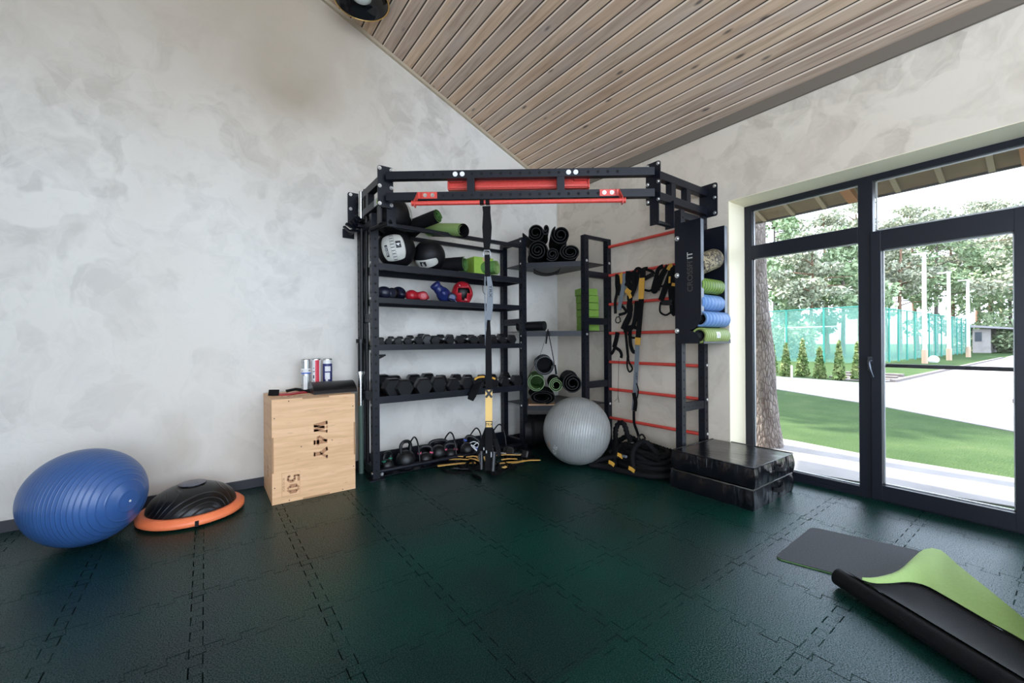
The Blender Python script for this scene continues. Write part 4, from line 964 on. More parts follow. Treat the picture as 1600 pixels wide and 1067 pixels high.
# blue ball by the wall
BE = thing('exercise_ball', (-4.166,-0.507,0), 'large blue ribbed exercise ball resting by the plaster wall', 'exercise ball')
RX, RL = 0.271, 0.283; axw = Vector((math.cos(-0.735)*math.cos(-0.059), math.sin(-0.735)*math.cos(-0.059), math.sin(-0.059)))
b = MB(); b.sphere((0,0,0), 1.0, 72); b.v = [(x*RX, y*RX, z*RL) for x,y,z in b.v]
ob = link('ball', b, ball_rings('blue_vinyl_ball', (0.030,0.090,0.27), (0.042,0.115,0.31), 0.32, 165), BE, local=True)
ob.rotation_euler = axw.to_track_quat('Z','Y').to_euler()
zmin = math.sqrt((RL*axw.z)**2 + RX**2*(1-axw.z**2)); ob.location = (0,0,zmin)
vp = BE.location+Vector((0,0,zmin))+axw*RL; b = MB(); b.cyl(vp-axw*0.004, vp+axw*0.003, 0.006, 16); link('valve_plug', b, M_paper, BE)
# balance dome
t = thing('balance_dome', (-3.665,-0.40,0), 'black rubber balance dome with an orange rim beside the blue ball', 'balance trainer')
cD = Vector((-3.655,-0.365,0)); RD = 0.325
cD = Vector((-3.677,-0.367,0)); RD = 0.296
b = MB(); b.lathe([(RD-0.06,0.012),(RD-0.01,0.012),(RD,0.02),(RD,0.048),(RD-0.012,0.052),(RD-0.014,0.062),(RD-0.045,0.068),(RD-0.06,0.06)], cD, n=96); link('rim', b, M_orange, t)
an = math.atan2(-0.9,0.08); 
b = MB(); q = cD+Vector((math.cos(an),math.sin(an),0))*(RD+0.0005); b.obox(q+Vector((0,0,0.03)),0.010,0.003,0.018,Vector((-math.sin(an),math.cos(an),0)),Vector((math.cos(an),math.sin(an),0))); link('rim_notch', b, M_hole, t)
def dome_mat():
    m = mat('black_dome_rubber', (0.006,0.006,0.007), 0.30, 0.0, 0.35); tt = NT(m); co = tt.obj()
    n = tt.n('TexNoise', {'Vector': co, 'Scale': 2.6, 'Detail': 0.0}).outputs[0]
    w = tt.math('POWER', tt.math('ABSOLUTE', tt.math('SINE', tt.math('MULTIPLY', n, 62.0))), 30.0); tt.bump(w, 0.7, 0.005)
    tt.link(tt.mix(w,(0.005,0.005,0.006,1),(0.012,0.012,0.013,1)),'Base Color'); return m
hD = 0.152; b = MB(); b.lathe([(RD-0.05,0.055)]+[((RD-0.048)*math.cos(math.radians(a)), 0.06+hD*math.sin(math.radians(a))) for a in range(0,76,5)]+[(0.08,0.06+hD*0.992),(0.0001,0.06+hD)], cD, n=72); link('dome', b, dome_mat(), t)
b = MB(); b.lathe([(0.075,0.06+hD*0.994),(0.07,0.06+hD+0.003),(0.0001,0.06+hD+0.004)], cD, n=36); link('top_disc', b, mat('grey_disc',(0.12,0.12,0.15),0.35), t)

# ---- soft plyo blocks by the window
def soft_block(name, z0_, z1_, lab, off, seam):
    x0, x1, y0, y1 = -0.632+off, -0.0+off, -2.622-off*0.3, -2.005-off*0.3
    o_ = thing(name, ((x0+x1)/2,(y0+y1)/2,z0_), lab, 'foam block', 'black foam blocks by the window')
    n_ = 10; rr = random.Random(3+int(off*100))
    b = MB()
    def q(u,v,w):   # soft edges, slight bulges
        x = x0+(x1-x0)*u; y = y0+(y1-y0)*v; z = z0_+(z1_-z0_)*w
        bul = 0.006*math.sin(math.pi*w)*(1 if True else 0)
        if u in (0,1): x += (bul+0.004*math.sin(23*v+3*w))*(1 if u else -1)
        if v in (0,1): y += (bul+0.004*math.sin(19*u+4*w))*(1 if v else -1)
        if w == 1: z += 0.002*math.sin(9*u+1)*math.sin(7*v)
        return (x,y,z)
    for w in (0,1): b.grid(lambda u,v: q(u,v,w), 24, 24)
    for u in (0,1): b.grid(lambda v,w: q(u,v,w), 48, 8)
    for v in (0,1): b.grid(lambda u,w: q(u,v,w), 48, 8)
    link('cover', b, M_vinyl, o_)
    b = MB(); r_ = 0.005
    zz = z1_-0.0 
    b.tube([(x0,y0,zz),(x1,y0,zz),(x1,y1,zz),(x0,y1,zz)], r_, 8, closed=True); link('seam_piping', b, M_vinyl if not seam else mat('worn_piping',(0.06,0.06,0.05),0.5), o_)
    # carrying handle on the end facing the room
    b = MB(); xm = (x0+x1)/2+0.06; zz = z0_+(z1_-z0_)*0.62
    b.strap([(xm-0.085,y0-0.010,zz),(xm-0.05,y0-0.022,zz-0.006),(xm,y0-0.030,zz-0.014),(xm+0.05,y0-0.022,zz-0.002),(xm+0.085,y0-0.010,zz+0.012)],0.030,(0,0.2,1),0.004); link('carry_handle', b, M_fabric, o_)
    return o_
def vinyl():
    m = mat('black_pvc_tarpaulin', (0.004,0.004,0.006), 0.20, spec=0.6); tt = NT(m); co = tt.n('NewGeometry').outputs['Position']
    mp = tt.n('Mapping', {'Vector': co, 'Scale': (14.0,14.0,3.0)}).outputs[0]
    n = tt.n('TexNoise', {'Vector': mp, 'Scale': 1.3, 'Detail': 3.0, 'Distortion': 0.6}).outputs[0]
    n2 = tt.n('TexNoise', {'Vector': tt.n('Mapping', {'Vector': co, 'Scale': (40.0,6.0,10.0)}).outputs[0], 'Scale': 1.0, 'Detail': 2.0}).outputs[0]
    nz = tt.n('SeparateXYZ', {0: tt.n('NewGeometry').outputs['Normal']}).outputs[2]
    side = tt.math('SUBTRACT', 1.0, tt.math('ABSOLUTE', nz))
    h = tt.math('ADD', tt.math('MULTIPLY', n, side), tt.math('MULTIPLY', n2, 0.14)); tt.bump(h, 0.85, 0.022)
    return m
M_vinyl = vinyl()
soft_block('foam_plyo_block', 0.0, 0.140, 'lower black foam block under another, on the floor by the window', 0.0, True)
soft_block('foam_plyo_block', 0.148, 0.287, 'upper shiny black foam block with a carrying handle, by the window', 0.012, False)

# ---- exercise mats on the floor at the window
fl = [Vector((-1.165,-3.005,0)), Vector((-0.615,-2.965,0)), Vector((-0.15,-3.62,0)), Vector((-1.25,-3.55,0))]
t = thing('exercise_mat', (-0.85,-3.2,0), 'thin grey mat with green underside lying flat near the window', 'exercise mat')
def rounded(poly, r, k=6):
    out = []; n_ = len(poly)
    for i in range(n_):
        a, c, d = poly[i-1], poly[i], poly[(i+1)%n_]; u = (a-c).normalized(); v = (d-c).normalized()
        p, q = c+u*r, c+v*r
        for j in range(k+1): s_ = j/k; out.append((1-s_)**2*p+2*s_*(1-s_)*c+s_*s_*q)
    return out
A0, A1 = at(1210,870,'Z',0.008), at(1268,823,'Z',0.008)
w_ = (A1-A0); lenv = Vector((w_.y,-w_.x,0)).normalized(); 
lenv = (at(1445,862,'Z',0.008)-A1).normalized()
P = rounded([A0, A1, A1+lenv*0.50, A0+lenv*0.50], 0.045)
b = MB(); b.prism([Vector((p.x,p.y,0.004)) for p in P], (0,0,0.004)); link('top_layer', b, M_mat_gry, t)
b = MB(); b.prism([Vector((p.x,p.y,0.0)) for p in P], (0,0,0.004)); link('green_underside', b, M_mat_grn, t)
# second mat: rolled along one side, the other side folded back over itself
t = thing('exercise_mat', (-1.1,-3.5,0), 'black mat rolled along one side and folded over to show its lime green back', 'exercise mat')
rr_ = 0.046; R0 = Vector((-1.220,-3.262,0)); ax = Vector((-0.502,-0.865,0)); e_ = Vector((0.865,-0.502,0)); Lr = 1.15
b = MB(); b.roll(R0+Vector((0,0,rr_+0.002)), ax, Lr, rr_, 0.020, 0.005, 2.1, math.radians(-40), e_, 0, 0, 1.0, me=1)
def poly_at(pts, n):
    P = bez([at(x,y,'Z',z) for x,y,z in pts], 8); L = [0]
    for i in range(1,len(P)): L.append(L[-1]+(P[i]-P[i-1]).length)
    out = []
    for k in range(n+1):
        d = L[-1]*k/n; i = max(j for j in range(len(L)) if L[j] <= d+1e-9); i = min(i, len(P)-2); f = (d-L[i])/max(L[i+1]-L[i],1e-9); out.append(P[i].lerp(P[i+1], f))
    return out
NN = 30
CR = poly_at([(1347,905,0.085),(1372,901,0.085),(1402,892,0.09),(1425,873,0.11),(1440,860,0.125),(1455,856,0.13),(1470,859,0.13),(1500,885,0.13),(1550,925,0.13),(1600,966,0.13),(1680,1032,0.13)], NN)
ED = poly_at([(1347,906,0.084),(1365,911,0.080),(1390,911,0.075),(1420,909,0.072),(1445,914,0.070),(1470,927,0.070),(1510,950,0.070),(1550,973,0.070),(1600,1001,0.070),(1690,1062,0.070)], NN)
RT = [R0+ax*(0.03+(Lr-0.03)*k/NN)+Vector((0,0,2*rr_+0.001))+e_*0.002 for k in range(NN+1)]
def two(A, B_, u, v, sag=0.0):
    x = v*NN; i = min(int(x), NN-1); f = x-i; a = A[i].lerp(A[i+1], f); c = B_[i].lerp(B_[i+1], f); p = a.lerp(c, u); p.z += sag*math.sin(math.pi*u); return p
b.grid(lambda u,v: two(RT, [q-Vector((0,0,0.008)) for q in ED], u, v, -0.035*min(1,v*4)), 14, 2*NN, 0)
link('mat_roll', b, [M_mat_blk, M_mat_grn], t)
b = MB(); b.grid(lambda u,v: two(ED, CR, u, v, 0.010), 10, 2*NN, 0)
b.grid(lambda u,v: two([q-Vector((0,0,0.006)) for q in ED], [q-Vector((0,0,0.006)) for q in CR], u, v, 0.009), 10, 2*NN, 1)
dn = [Vector((q.x+0.03,q.y+0.01,0.006)) for q in CR]
b.grid(lambda u,v: two(CR, dn, u, v), 4, 2*NN, 0)
link('folded_back', b, [M_mat_lime, M_mat_blk], t)

# ------------------------------------------------------------------ what the rack holds
ZA, ZB, ZC, ZD = 1.829, 1.537, 1.112, 0.668
# ---- wall balls
def wall_ball(px, py, rpx, y_, lab, zrest, n_white, upv, number, R_=None, badge=True, wsz=(0.19,0.27), po=0.052):
    c = at(px, py, 'Y', y_); R_ = rpx/F0*dep(c)
    c.z = zrest+R_ if zrest is not None else c.z
    o_ = thing('wall_ball', (c.x,c.y,c.z-R_), lab, 'medicine ball', 'wall balls on the upper shelves')
    b = MB(); b.sphere(c, R_, 56); link('ball', b, M_bleather, o_)
    fn = sph(c, R_, n_white, upv, 1.004); W_, H_ = wsz
    def rr(u,v):   # rounded panel
        x = (u-0.5)*2; y = (v-0.5)*2; k = 1-0.22*abs(y)**3; return fn(x*W_/2*k*1.0, y*H_/2*(1-0.10*abs(x)**3))
    b = MB(); b.grid(rr, 20, 24); link('white_panel', b, M_wleather, o_, solid=0.002)
    fk = lambda u,v: fn(u,v)
    f2 = sph(c, R_, n_white, upv, 1.0+0.0026/R_)
    if badge:
        b = MB()
        for k in range(9):
            v = -0.11+0.0275*k; b.grid(lambda a,q: f2((a-0.5)*0.030,v+(q-0.5)*0.006),3,1)
        b.grid(lambda a,q: f2(-0.018+(a-0.5)*0.0015,(q-0.5)*0.23),1,14); b.grid(lambda a,q: f2(0.018+(a-0.5)*0.0015,(q-0.5)*0.23),1,14); link('stitching', b, M_ink, o_)
    b = MB(); b.grid(lambda a,q: f2(po+(a-0.5)*0.046,0.02+(q-0.5)*0.062),6,6)
    if badge: b.grid(lambda a,q: f2(-0.060+(a-0.5)*0.026,-0.022+(q-0.5)*0.105),4,10)
    link('number_patch', b, M_ink, o_)
    f3 = sph(c, R_, n_white, upv, 1.0+0.0036/R_); b = MB()
    b.text(number, 0.052, lambda u,v: f3(po-v, 0.02+u)); 
    if badge: b.text('REEVO', 0.026, lambda u,v: f3(-0.060-v, -0.022+u))
    link('printed_number', b, M_paper, o_)
    return o_
u_t = (up*0.97 - rt*0.24).normalized()
wall_ball(619,388,29.5,-0.235,'white and black wall ball with a number 4, beside the front post',ZA, -fwd*0.97+rt*0.10-up*0.10, up*0.98-rt*0.2, '4', wsz=(0.215,0.25))
wall_ball(671,395,24.5,-0.245,'black wall ball with a number 9 on its low white strip',ZA, -fwd*0.78-rt*0.12-up*0.72, -rt*0.94-up*0.25, '9', badge=False, wsz=(0.085,0.25), po=0.004)
o_ = wall_ball(613,338,30,-0.235,'black wall ball lying on the topmost rails above the white one',None, fwd*0.15+rt*0.78+up*0.62, up*0.5-rt*0.7, '6', badge=False, wsz=(0.16,0.30))
# ---- hex dumbbells
def dumbbell_proto(r, name='hex_dumbbell'):
    o_ = thing(name, (0,0,0), 'x', 'dumbbell')
    for sg in (-1,1):
        L = r*1.25; y0 = sg*0.068; b = MB(); rings = []
        R6 = r/math.cos(math.pi/6)
        for (yy, k) in ((0,0.80),(0.22,1.0),(0.85,1.0),(1.0,0.84)):
            rings.append([((math.cos(math.radians(60*i))*R6*k), y0+sg*L*yy, math.sin(math.radians(60*i))*R6*k+r) for i in range(6)])
        vs = [v for g in rings for v in g]; fs = []
        for j in range(3): fs += [(j*6+i, j*6+(i+1)%6, (j+1)*6+(i+1)%6, (j+1)*6+i) for i in range(6)]
        b.add(vs, fs); b.add(rings[0], [tuple(range(6))]); b.add(rings[-1], [tuple(range(6))])
        link('head', b, M_rubber, o_, local=True, bevel=0.003)
    b = MB(); b.tube([(0,-0.07,r),(0,-0.035,r),(0,0,r),(0,0.035,r),(0,0.07,r)], [0.012,0.0145,0.016,0.0145,0.012], 14); link('handle', b, M_chrome, o_, local=True)
    register(o_); return o_
first = {}
def place_db(key, r, loc, lab, group, rot=(0,0,0)):
    if key not in first:
        first[key] = dumbbell_proto(r); o_ = first[key]; o_.location = loc; o_.rotation_euler = rot; o_['label'] = lab
    else: o_ = dup(first[key], loc, rot, label=lab)
    o_['group'] = group; return o_
# upper row: pixel of the near head centre and its size
rowC = [(600,533.8,5.3),(611,533.6,5.6),(625.5,533.8,6.2),(642,533.2,6.4),(658,533.6,6.8),(683.5,532.3,7.2),(707.5,531.4,7.4),(722.5,531.2,7.2),(744,530.6,7.2),(757,530.4,7.0),(775,530.2,7.0),(789.5,529.4,7.0),(804.5,528.6,7.0)]
tl = 0.03/0.36
for i,(px,py,rp) in enumerate(rowC):
    p = at(px,py,'Y',-0.37); r = rp/F0*dep(p); key = 'c%d' % round(r*200); r = round(r*200)/200
    yc = -0.205
    place_db(key, r, (p.x+0.004*(i%3-1), yc-0.0, ZC+0.012+0.010), 'small hex dumbbell, %s from the front post on the upper dumbbell shelf' % ordinal(i), 'hex dumbbells on the upper dumbbell shelf', (math.atan(tl),0,0.03*math.sin(i*2.1)))
for i,(px,py,rp) in enumerate(((671,530.5,9.5),)):
    p = at(px,py,'Y',-0.30); place_db('cb', 0.048, (p.x,-0.175,ZC+0.022), 'larger hex dumbbell standing out among the small ones on the upper shelf', 'hex dumbbells on the upper dumbbell shelf', (math.atan(tl),0,-0.15))
rowD = [(611,597,14.0),(630,610,13.0),(661,606,12.8),(683.5,597,12.2),(705,603,11.0),(728.5,600.5,10.3),(746,600,9.6),(769,599,8.4),(785.5,598,8.4),(806,598.5,8.6)]
for i,(px,py,rp) in enumerate(rowD):
    y_n = -0.375 if i not in (0,3) else -0.33
    p = at(px,py,'Y',y_n); r = rp/F0*dep(p); key = 'd%d' % round(r*200); r = round(r*200)/200
    yc = y_n+0.068+r*0.62
    if yc+0.068+r*1.25 > -0.03: yc = -0.03-0.068-r*1.25
    place_db(key, r, (p.x+(0.0), yc, ZD+0.014+0.006), 'heavy hex dumbbell, %s from the front post on the lower dumbbell shelf' % ordinal(i), 'hex dumbbells on the lower dumbbell shelf', (math.atan(tl),0,0.05*math.sin(i*1.7+1)))
# two on the floor by the right front post
for i,(px,py,rp,rz) in enumerate(((783,703,9.5,-0.25),(808,698,8.5,-0.45))):
    p = at(px,py+rp,'Z',0.03 if 0 else 0.0); r = rp/F0*dep(p)*0.98; r = round(r*200)/200
    p = at(px,py,'Y',-0.56 if i == 0 else -0.66)
    place_db('f%d'%i, r, (p.x, p.y+0.0, 0.0), ['heavy hex dumbbell on the floor under the yellow ladder strips, left of the post','heavy hex dumbbell on the floor in front of the middle post'][i], 'hex dumbbells on the floor', (0,0,rz+0.9))

# ---- kettlebells
def kettlebell(px, py, rp, lab, band, hr=0.62, rz=0.0, tiltx=0.0, y_=-0.26, hh=1.0, z0_=0.013):
    y_ = {-0.26:-0.31,-0.255:-0.315,-0.30:-0.325,-0.20:-0.25,-0.27:-0.31,-0.25:-0.30}.get(y_,y_)
    c = at(px,py,'Y',y_); r = rp/F0*dep(c)
    o_ = thing('kettlebell', (c.x,y_,z0_), lab, 'kettlebell', 'kettlebells on the bottom tray')
    b = MB(); prof = [(0.0001,0),(r*0.62,0),(r*0.80,r*0.14)]+[(r*math.cos(math.radians(a)), r*0.92+r*math.sin(math.radians(a))) for a in range(-40,80,10)]+[(0.0001,r*1.91)]
    b.lathe(prof, n=32); link('body', b, M_iron, o_, local=True)
    b = MB(); w_ = r*hr*1.15; t_ = 0.0155; base = r*1.62; H_ = r*1.15*hh
    pts = bez([(-w_*0.92,0,base-r*0.1),(-w_*1.02,0,base+H_*0.35),(-w_*0.98,0,base+H_*0.75),(-w_*0.55,0,base+H_*1.0),(0,0,base+H_*1.05),(w_*0.55,0,base+H_*1.0),(w_*0.98,0,base+H_*0.75),(w_*1.02,0,base+H_*0.35),(w_*0.92,0,base-r*0.1)],5)
    b.tube(pts, t_, 12); link('handle', b, M_iron, o_, local=True)
    if band:
        for sg in (-1,1):
            b = MB(); b.tube([(sg*w_*0.95,0,base+H_*0.12),(sg*w_*0.99,0,base+H_*0.30)], t_*1.22, 14); link('colour_band', b, band, o_, local=True)
    o_.rotation_euler = (tiltx,0,rz); return o_
kettlebell(605,727,10.5,'black kettlebell with green bands right behind the front post',M_greenband,0.72,0.6)
kettlebell(634,716,15.0,'biggest black kettlebell, plain, between the green-banded one and the first hoop',None,0.50,0.2,y_=-0.255)
kettlebell(665,715,10.5,'small black kettlebell with pink bands right after the first wire hoop',M_pink,0.78,-0.35,y_=-0.30)
kettlebell(685,709,12.5,'black kettlebell with blue bands and a wide handle, behind the yellow strips',M_blueband,0.92,-0.2,hh=0.72,y_=-0.20)
kettlebell(704,706,9.0,'small black kettlebell with pink bands next to the second wire hoop',M_pink,0.80,-0.5,y_=-0.27)
o_ = kettlebell(724,700,11.0,'black kettlebell with a blue band tipped over on its side',M_blueband,0.95,-0.6,y_=-0.25); o_.rotation_euler = (0.0,0.65,-0.45); o_.location.z += 0.02

# ---- rolled mats on the top rails
def mat_roll(p_front, ax, L, r, lab, mo, mi_, turns=2.2, start=0.0, rin=0.35, squash=1.0, th=0.006, flap=0.0, group=None, name='rolled_mat', e1=(1,0,0), wob=0.0):
    p_front = Vector(p_front); b = MB(); b.roll(p_front, ax, L, r, r*rin, th, turns, start, e1, 0, 1, squash, flap, wob=wob, cap=True)
    o_ = link(name, b, [mo, mi_], org=p_front); return tag(o_, lab, 'rolled mat', group)
ZR = 2.186
GR = 'rolled mats on the rack'
p = at(684.5,338,'Y',-0.47); ax = (Vector((-0.42,0.78,-0.17))).normalized()
r = 12.0/F0*dep(p)
mat_roll((p.x,p.y,p.z), ax, 0.36, r, 'black-backed rolled mat with a green inside on the topmost rails beside the black ball', M_mat_blk, M_mat_grn, 1.9, 0.5, 0.5, group=GR)
p = at(724,360,'Y',-0.52); r = 14.5/F0*dep(p)
ax = (Vector((-0.30,0.85,0.16))).normalized()
mat_roll((p.x,p.y,p.z), ax, 0.46, r, 'wide lime rolled mat with a black inside lying over the topmost rails', M_mat_lime, M_mat_blk, 1.8, 2.4, 0.62, squash=0.80, group=GR)
# dark sheet the top ball and roll lie on
b = MB(); b.prism([(-2.41,-0.39,2.187),(-1.98,-0.39,2.187),(-1.93,-0.05,2.187),(-2.41,-0.05,2.187)], (0,0,0.006)); b.grid(lambda u,v: (-2.40+0.46*u, -0.40-0.0*v+0.0, 2.187-0.055*v*math.sin(math.pi*u)), 12, 3)
tag(link('folded_mat', b, M_mat_blk, org=(-2.2,-0.2,2.187), solid=0.002), 'thin black mat spread over the topmost rails under the black ball', 'mat')
# on the ball shelf
p = at(735,411,'Y',-0.40); r = 9.5/F0*dep(p); rt_ax = Vector((-0.80,0.30,0)).normalized()
p = at(727,412.5,'Y',-0.44); r = 11.5/F0*dep(p)
mat_roll((p.x,p.y,ZA+r+0.002), Vector((-0.42,0.62,0)), 0.34, r, 'black and green rolled mat lying beside the number 9 ball', M_mat_blk, M_mat_grn, 2.6, 0.8, 0.42, group=GR)
p = at(776,414,'Y',-0.445); r = 11.5/F0*dep(p)
mat_roll((p.x,p.y,ZA+r+0.002), Vector((-0.20,0.38,0)), 0.40, r, 'tightly wound green rolled mat at the far end of the ball shelf', M_mat_grn, M_mat_lime, 3.2, 0.2, 0.3, group=GR)
p0, p1 = at(738,424,'Y',-0.30), at(768,402,'Y',-0.30)
b = MB(); b.box(p0.x,p1.x,-0.34,-0.10,ZA+0.001,p1.z-0.02); o_ = link('foam_block', b, M_lime, org=((p0.x+p1.x)/2,-0.2,ZA), bevel=0.008)
tag(o_, 'bright lime block between two green rolled mats on the ball shelf', 'foam block')
b = MB(); b.box(p0.x+0.10,p0.x+0.15,-0.3405,-0.3395,p1.z-0.06,p1.z-0.025); link('tag', b, M_tan, o_)

# ---- boxing gloves and head guard on the second shelf
def glove(px, py, rp, lab, m, rz, cuff=M_bleather, ry=0.0, y_=-0.27, name='boxing_glove', lift=0.0, open_=True):
    c = at(px,py,'Y',y_); s = rp/F0*dep(c)*1.28
    o_ = thing(name, (c.x,y_,ZB+lift), lab, 'boxing glove', 'boxing gloves on the second shelf')
    b = MB(); b.sphere((0.35*s,0,s*0.95), s, 28, 0, (1.15,0.95,0.95)); b.sphere((-0.55*s,0,s*0.85), s*0.72, 24, 0, (1.1,0.95,0.95)); b.sphere((0.15*s,-0.75*s,s*0.75), s*0.42, 20, 0, (1.35,0.9,0.9)); b.cyl((-0.4*s,0,s*0.85),(-1.45*s,0,s*0.80),s*0.62,24)
    link('mitt', b, m, o_, local=True, remesh=s*0.09)
    b = MB(); b.lathe([(s*0.64,0),(s*0.70,0.02),(s*0.72,s*0.55),(s*0.60,s*0.60),(s*0.52,s*0.55),(s*0.48,0.0)], (-0.95*s,0,s*0.82), (-1,0,0.0), 28); link('cuff', b, cuff, o_, local=True)
    b = MB(); b.lathe([(s*0.50,0),(s*0.48,s*0.4),(0.0001,s*0.3)], (-1.02*s,0,s*0.82), (-1,0,0.0), 20); link('lining', b, M_ink if open_ else M_lilac, o_, local=True)
    o_.rotation_euler = (0,ry,rz); return o_
glove(604,457,8.5,'dark navy boxing glove touching the front post',M_nvleather,2.9,y_=-0.26)
glove(621,458.5,9.0,'navy boxing glove with its opening facing the room, second from the front post',M_nvleather,0.7,y_=-0.25)
glove(646,457,7.2,'red boxing glove lying palm up beside the navy pair',M_rleather,2.2,M_rleather,y_=-0.27)
glove(661,459,6.8,'red boxing glove showing its open cuff, against the tall blue glove',M_rleather,1.2,M_rleather,y_=-0.28)
glove(683,456,9.2,'blue boxing glove standing up with its lilac cuff in the air',M_blleather,0.0,M_blleather,ry=0.85,y_=-0.28,lift=0.05,open_=False)
glove(704,458.5,7.0,'blue boxing glove with open cuff between the upright glove and the head guard',M_blleather,1.3,M_nvleather,y_=-0.28)
# head guard
c = at(722,456,'Y',-0.30); s = 16.5/F0*dep(c); hg = thing('head_guard', (c.x,-0.30,ZB), 'red padded boxing head guard with an open face, blue lace hanging over the edge', 'head guard')
b = MB(); nu, nv = 48, 30; keep = []
fdir = math.radians(-62)
def hp(u, v):
    th = 2*math.pi*u; ph = math.pi*(0.03+0.80*v); k = 1+0.10*math.sin(ph)
    bulge = 1.0+0.06*math.exp(-((v-0.62)/0.10)**2)
    x = math.sin(ph)*math.cos(th)*0.92*bulge; y = math.sin(ph)*math.sin(th)*0.98*bulge; z = math.cos(ph)*1.10
    return Vector((x*s, y*s, z*s+s*0.93))
vs = [hp(i/nu, j/nv) for j in range(nv+1) for i in range(nu)]
fs = []
for j in range(nv):
    for i in range(nu):
        th = (i+0.5)/nu*2*math.pi-(-math.pi/2)%(2*math.pi); d = math.atan2(math.sin((i+0.5)/nu*2*math.pi+math.pi/2), math.cos((i+0.5)/nu*2*math.pi+math.pi/2)); v = (j+0.5)/nv
        eye = abs(d) < 0.66 and 0.42 < v < 0.60; nose = abs(d) < 0.24*(1+1.2*(v-0.6)) and 0.42 < v < 0.86
        mouth = abs(d) < 0.40 and 0.66 < v < 0.84
        if eye or nose or (mouth and abs(d) < 0.30): continue
        fs.append((j*nu+i, j*nu+(i+1)%nu, (j+1)*nu+(i+1)%nu, (j+1)*nu+i))
b.add(vs, fs, 0, True); g_ = link('padded_shell', b, M_rleather, hg, local=True, solid=s*0.13, sub=1)
b = MB(); b.sphere((0,0.08*s,s*0.95), s*0.80, 24, 0, (0.95,0.9,1.0)); link('black_lining', b, M_ink, hg, local=True)
b = MB(); b.strap([(-0.0*s,-1.02*s,s*0.30),(0.25*s,-1.0*s,s*0.22),(0.5*s,-0.85*s,s*0.25)],0.02,(0,0,1),0.004); link('chin_strap', b, M_rleather, hg, local=True)
b = MB()
fnh = lambda u,v: Vector((u, -math.sqrt(max(0.0,(0.70*s)**2-u*u))-0.002 - (0.22*s-(v-1.66*s)), v)) 
b.text('MAX', s*0.42, lambda u,v: Vector((u, -0.80*s+(v)*0.9-abs(u)*-0.12, 1.60*s+v*0.8))); link('brand_patch', b, M_paper, hg, local=True)
hg.rotation_euler = (0,0,-0.30)
b = MB(); a0 = at(706,466,'Y',-0.40); a1 = at(718,468.5,'Y',-0.43); a2 = at(724,478.5,'Y',-0.434)
b.strap(bez([a0,a1,a2],5), 0.012, (1,0,0.2), 0.003); lc = link('lace', b, M_blleather, hg)

# ---- corner shelf: black rolled mats
zt_ = ztc
cdir = Vector((0.62,0.78,0)).normalized()      # into the corner
GB = 'black rolled mats on the corner shelf'
def cmat(px, py, rp, off, lab, L=0.48, turns=2.6, sq=1.0, st=0.0, rin=0.3, flap=0.0, mi_=None, mo=None, grp=GB, dirv=None, th=0.011):
    p = atv(px,py,(-0.64-0.0*off,-0.64,0),(0.62,0.78,0)); p = atv(px,py,Vector((-0.66,-0.66,0))+cdir*off,(0.62,0.78,0))
    r = rp/F0*dep(p); b = MB(); b.roll(p, dirv or cdir, L, r, r*rin, th, turns, st, (rt.x,rt.y,0), 0, 0, sq, flap, me=1, cap=True)
    o_ = link('rolled_mat', b, [mo or M_mat_blk, mi_ or M_mat_blk2], org=p); return tag(o_, lab, 'rolled mat', grp)
M_mat_blk2 = mat('mat_edge_dark', (0.010,0.010,0.011), 0.7, 0, 0.2)
cmat(840,391,16.2,0.0,'black rolled mat at the bottom of the pile, by the middle post',turns=3.0,rin=0.2)
cmat(863,397,11.5,0.03,'small black rolled mat squeezed between two bigger ones at the bottom of the pile',turns=2.4)
cmat(891,393.5,17.0,0.0,'black oval rolled mat at the bottom of the pile, by the ladder post',sq=0.80,turns=2.6,st=0.5,rin=0.35)
cmat(837,363,14.5,0.04,'black rolled mat on top of the pile with a loose flap beside it',turns=2.3,st=0.4,flap=0.10,rin=0.35)
cmat(876,366.5,16.0,0.04,'loosely wound black rolled mat on top of the pile, by the ladder post side',turns=2.5,st=1.0,rin=0.3)
cmat(853,358,6.5,0.03,'thin black roll sticking up between the two upper mats',turns=1.5,sq=1.6,L=0.42)
# sling of black sheet sagging under the shelf
b = MB(); q0 = atv(834,424,(-0.60,-0.60,0),(0.62,0.78,0)); q1 = atv(876,422,(-0.60,-0.60,0),(0.62,0.78,0))
def sag(u,v):
    p = q0.lerp(q1,u)+cdir*(0.30*v); z = (ztc-0.058) - 0.055*math.sin(math.pi*u)**0.7*(1-0.3*v); return Vector((p.x,p.y,z))
b.grid(sag, 16, 6); tag(link('hanging_cloth', b, M_mat_blk, org=q0, solid=0.003), 'black sheet sagging underneath the corner shelf of black mats', 'sheet')
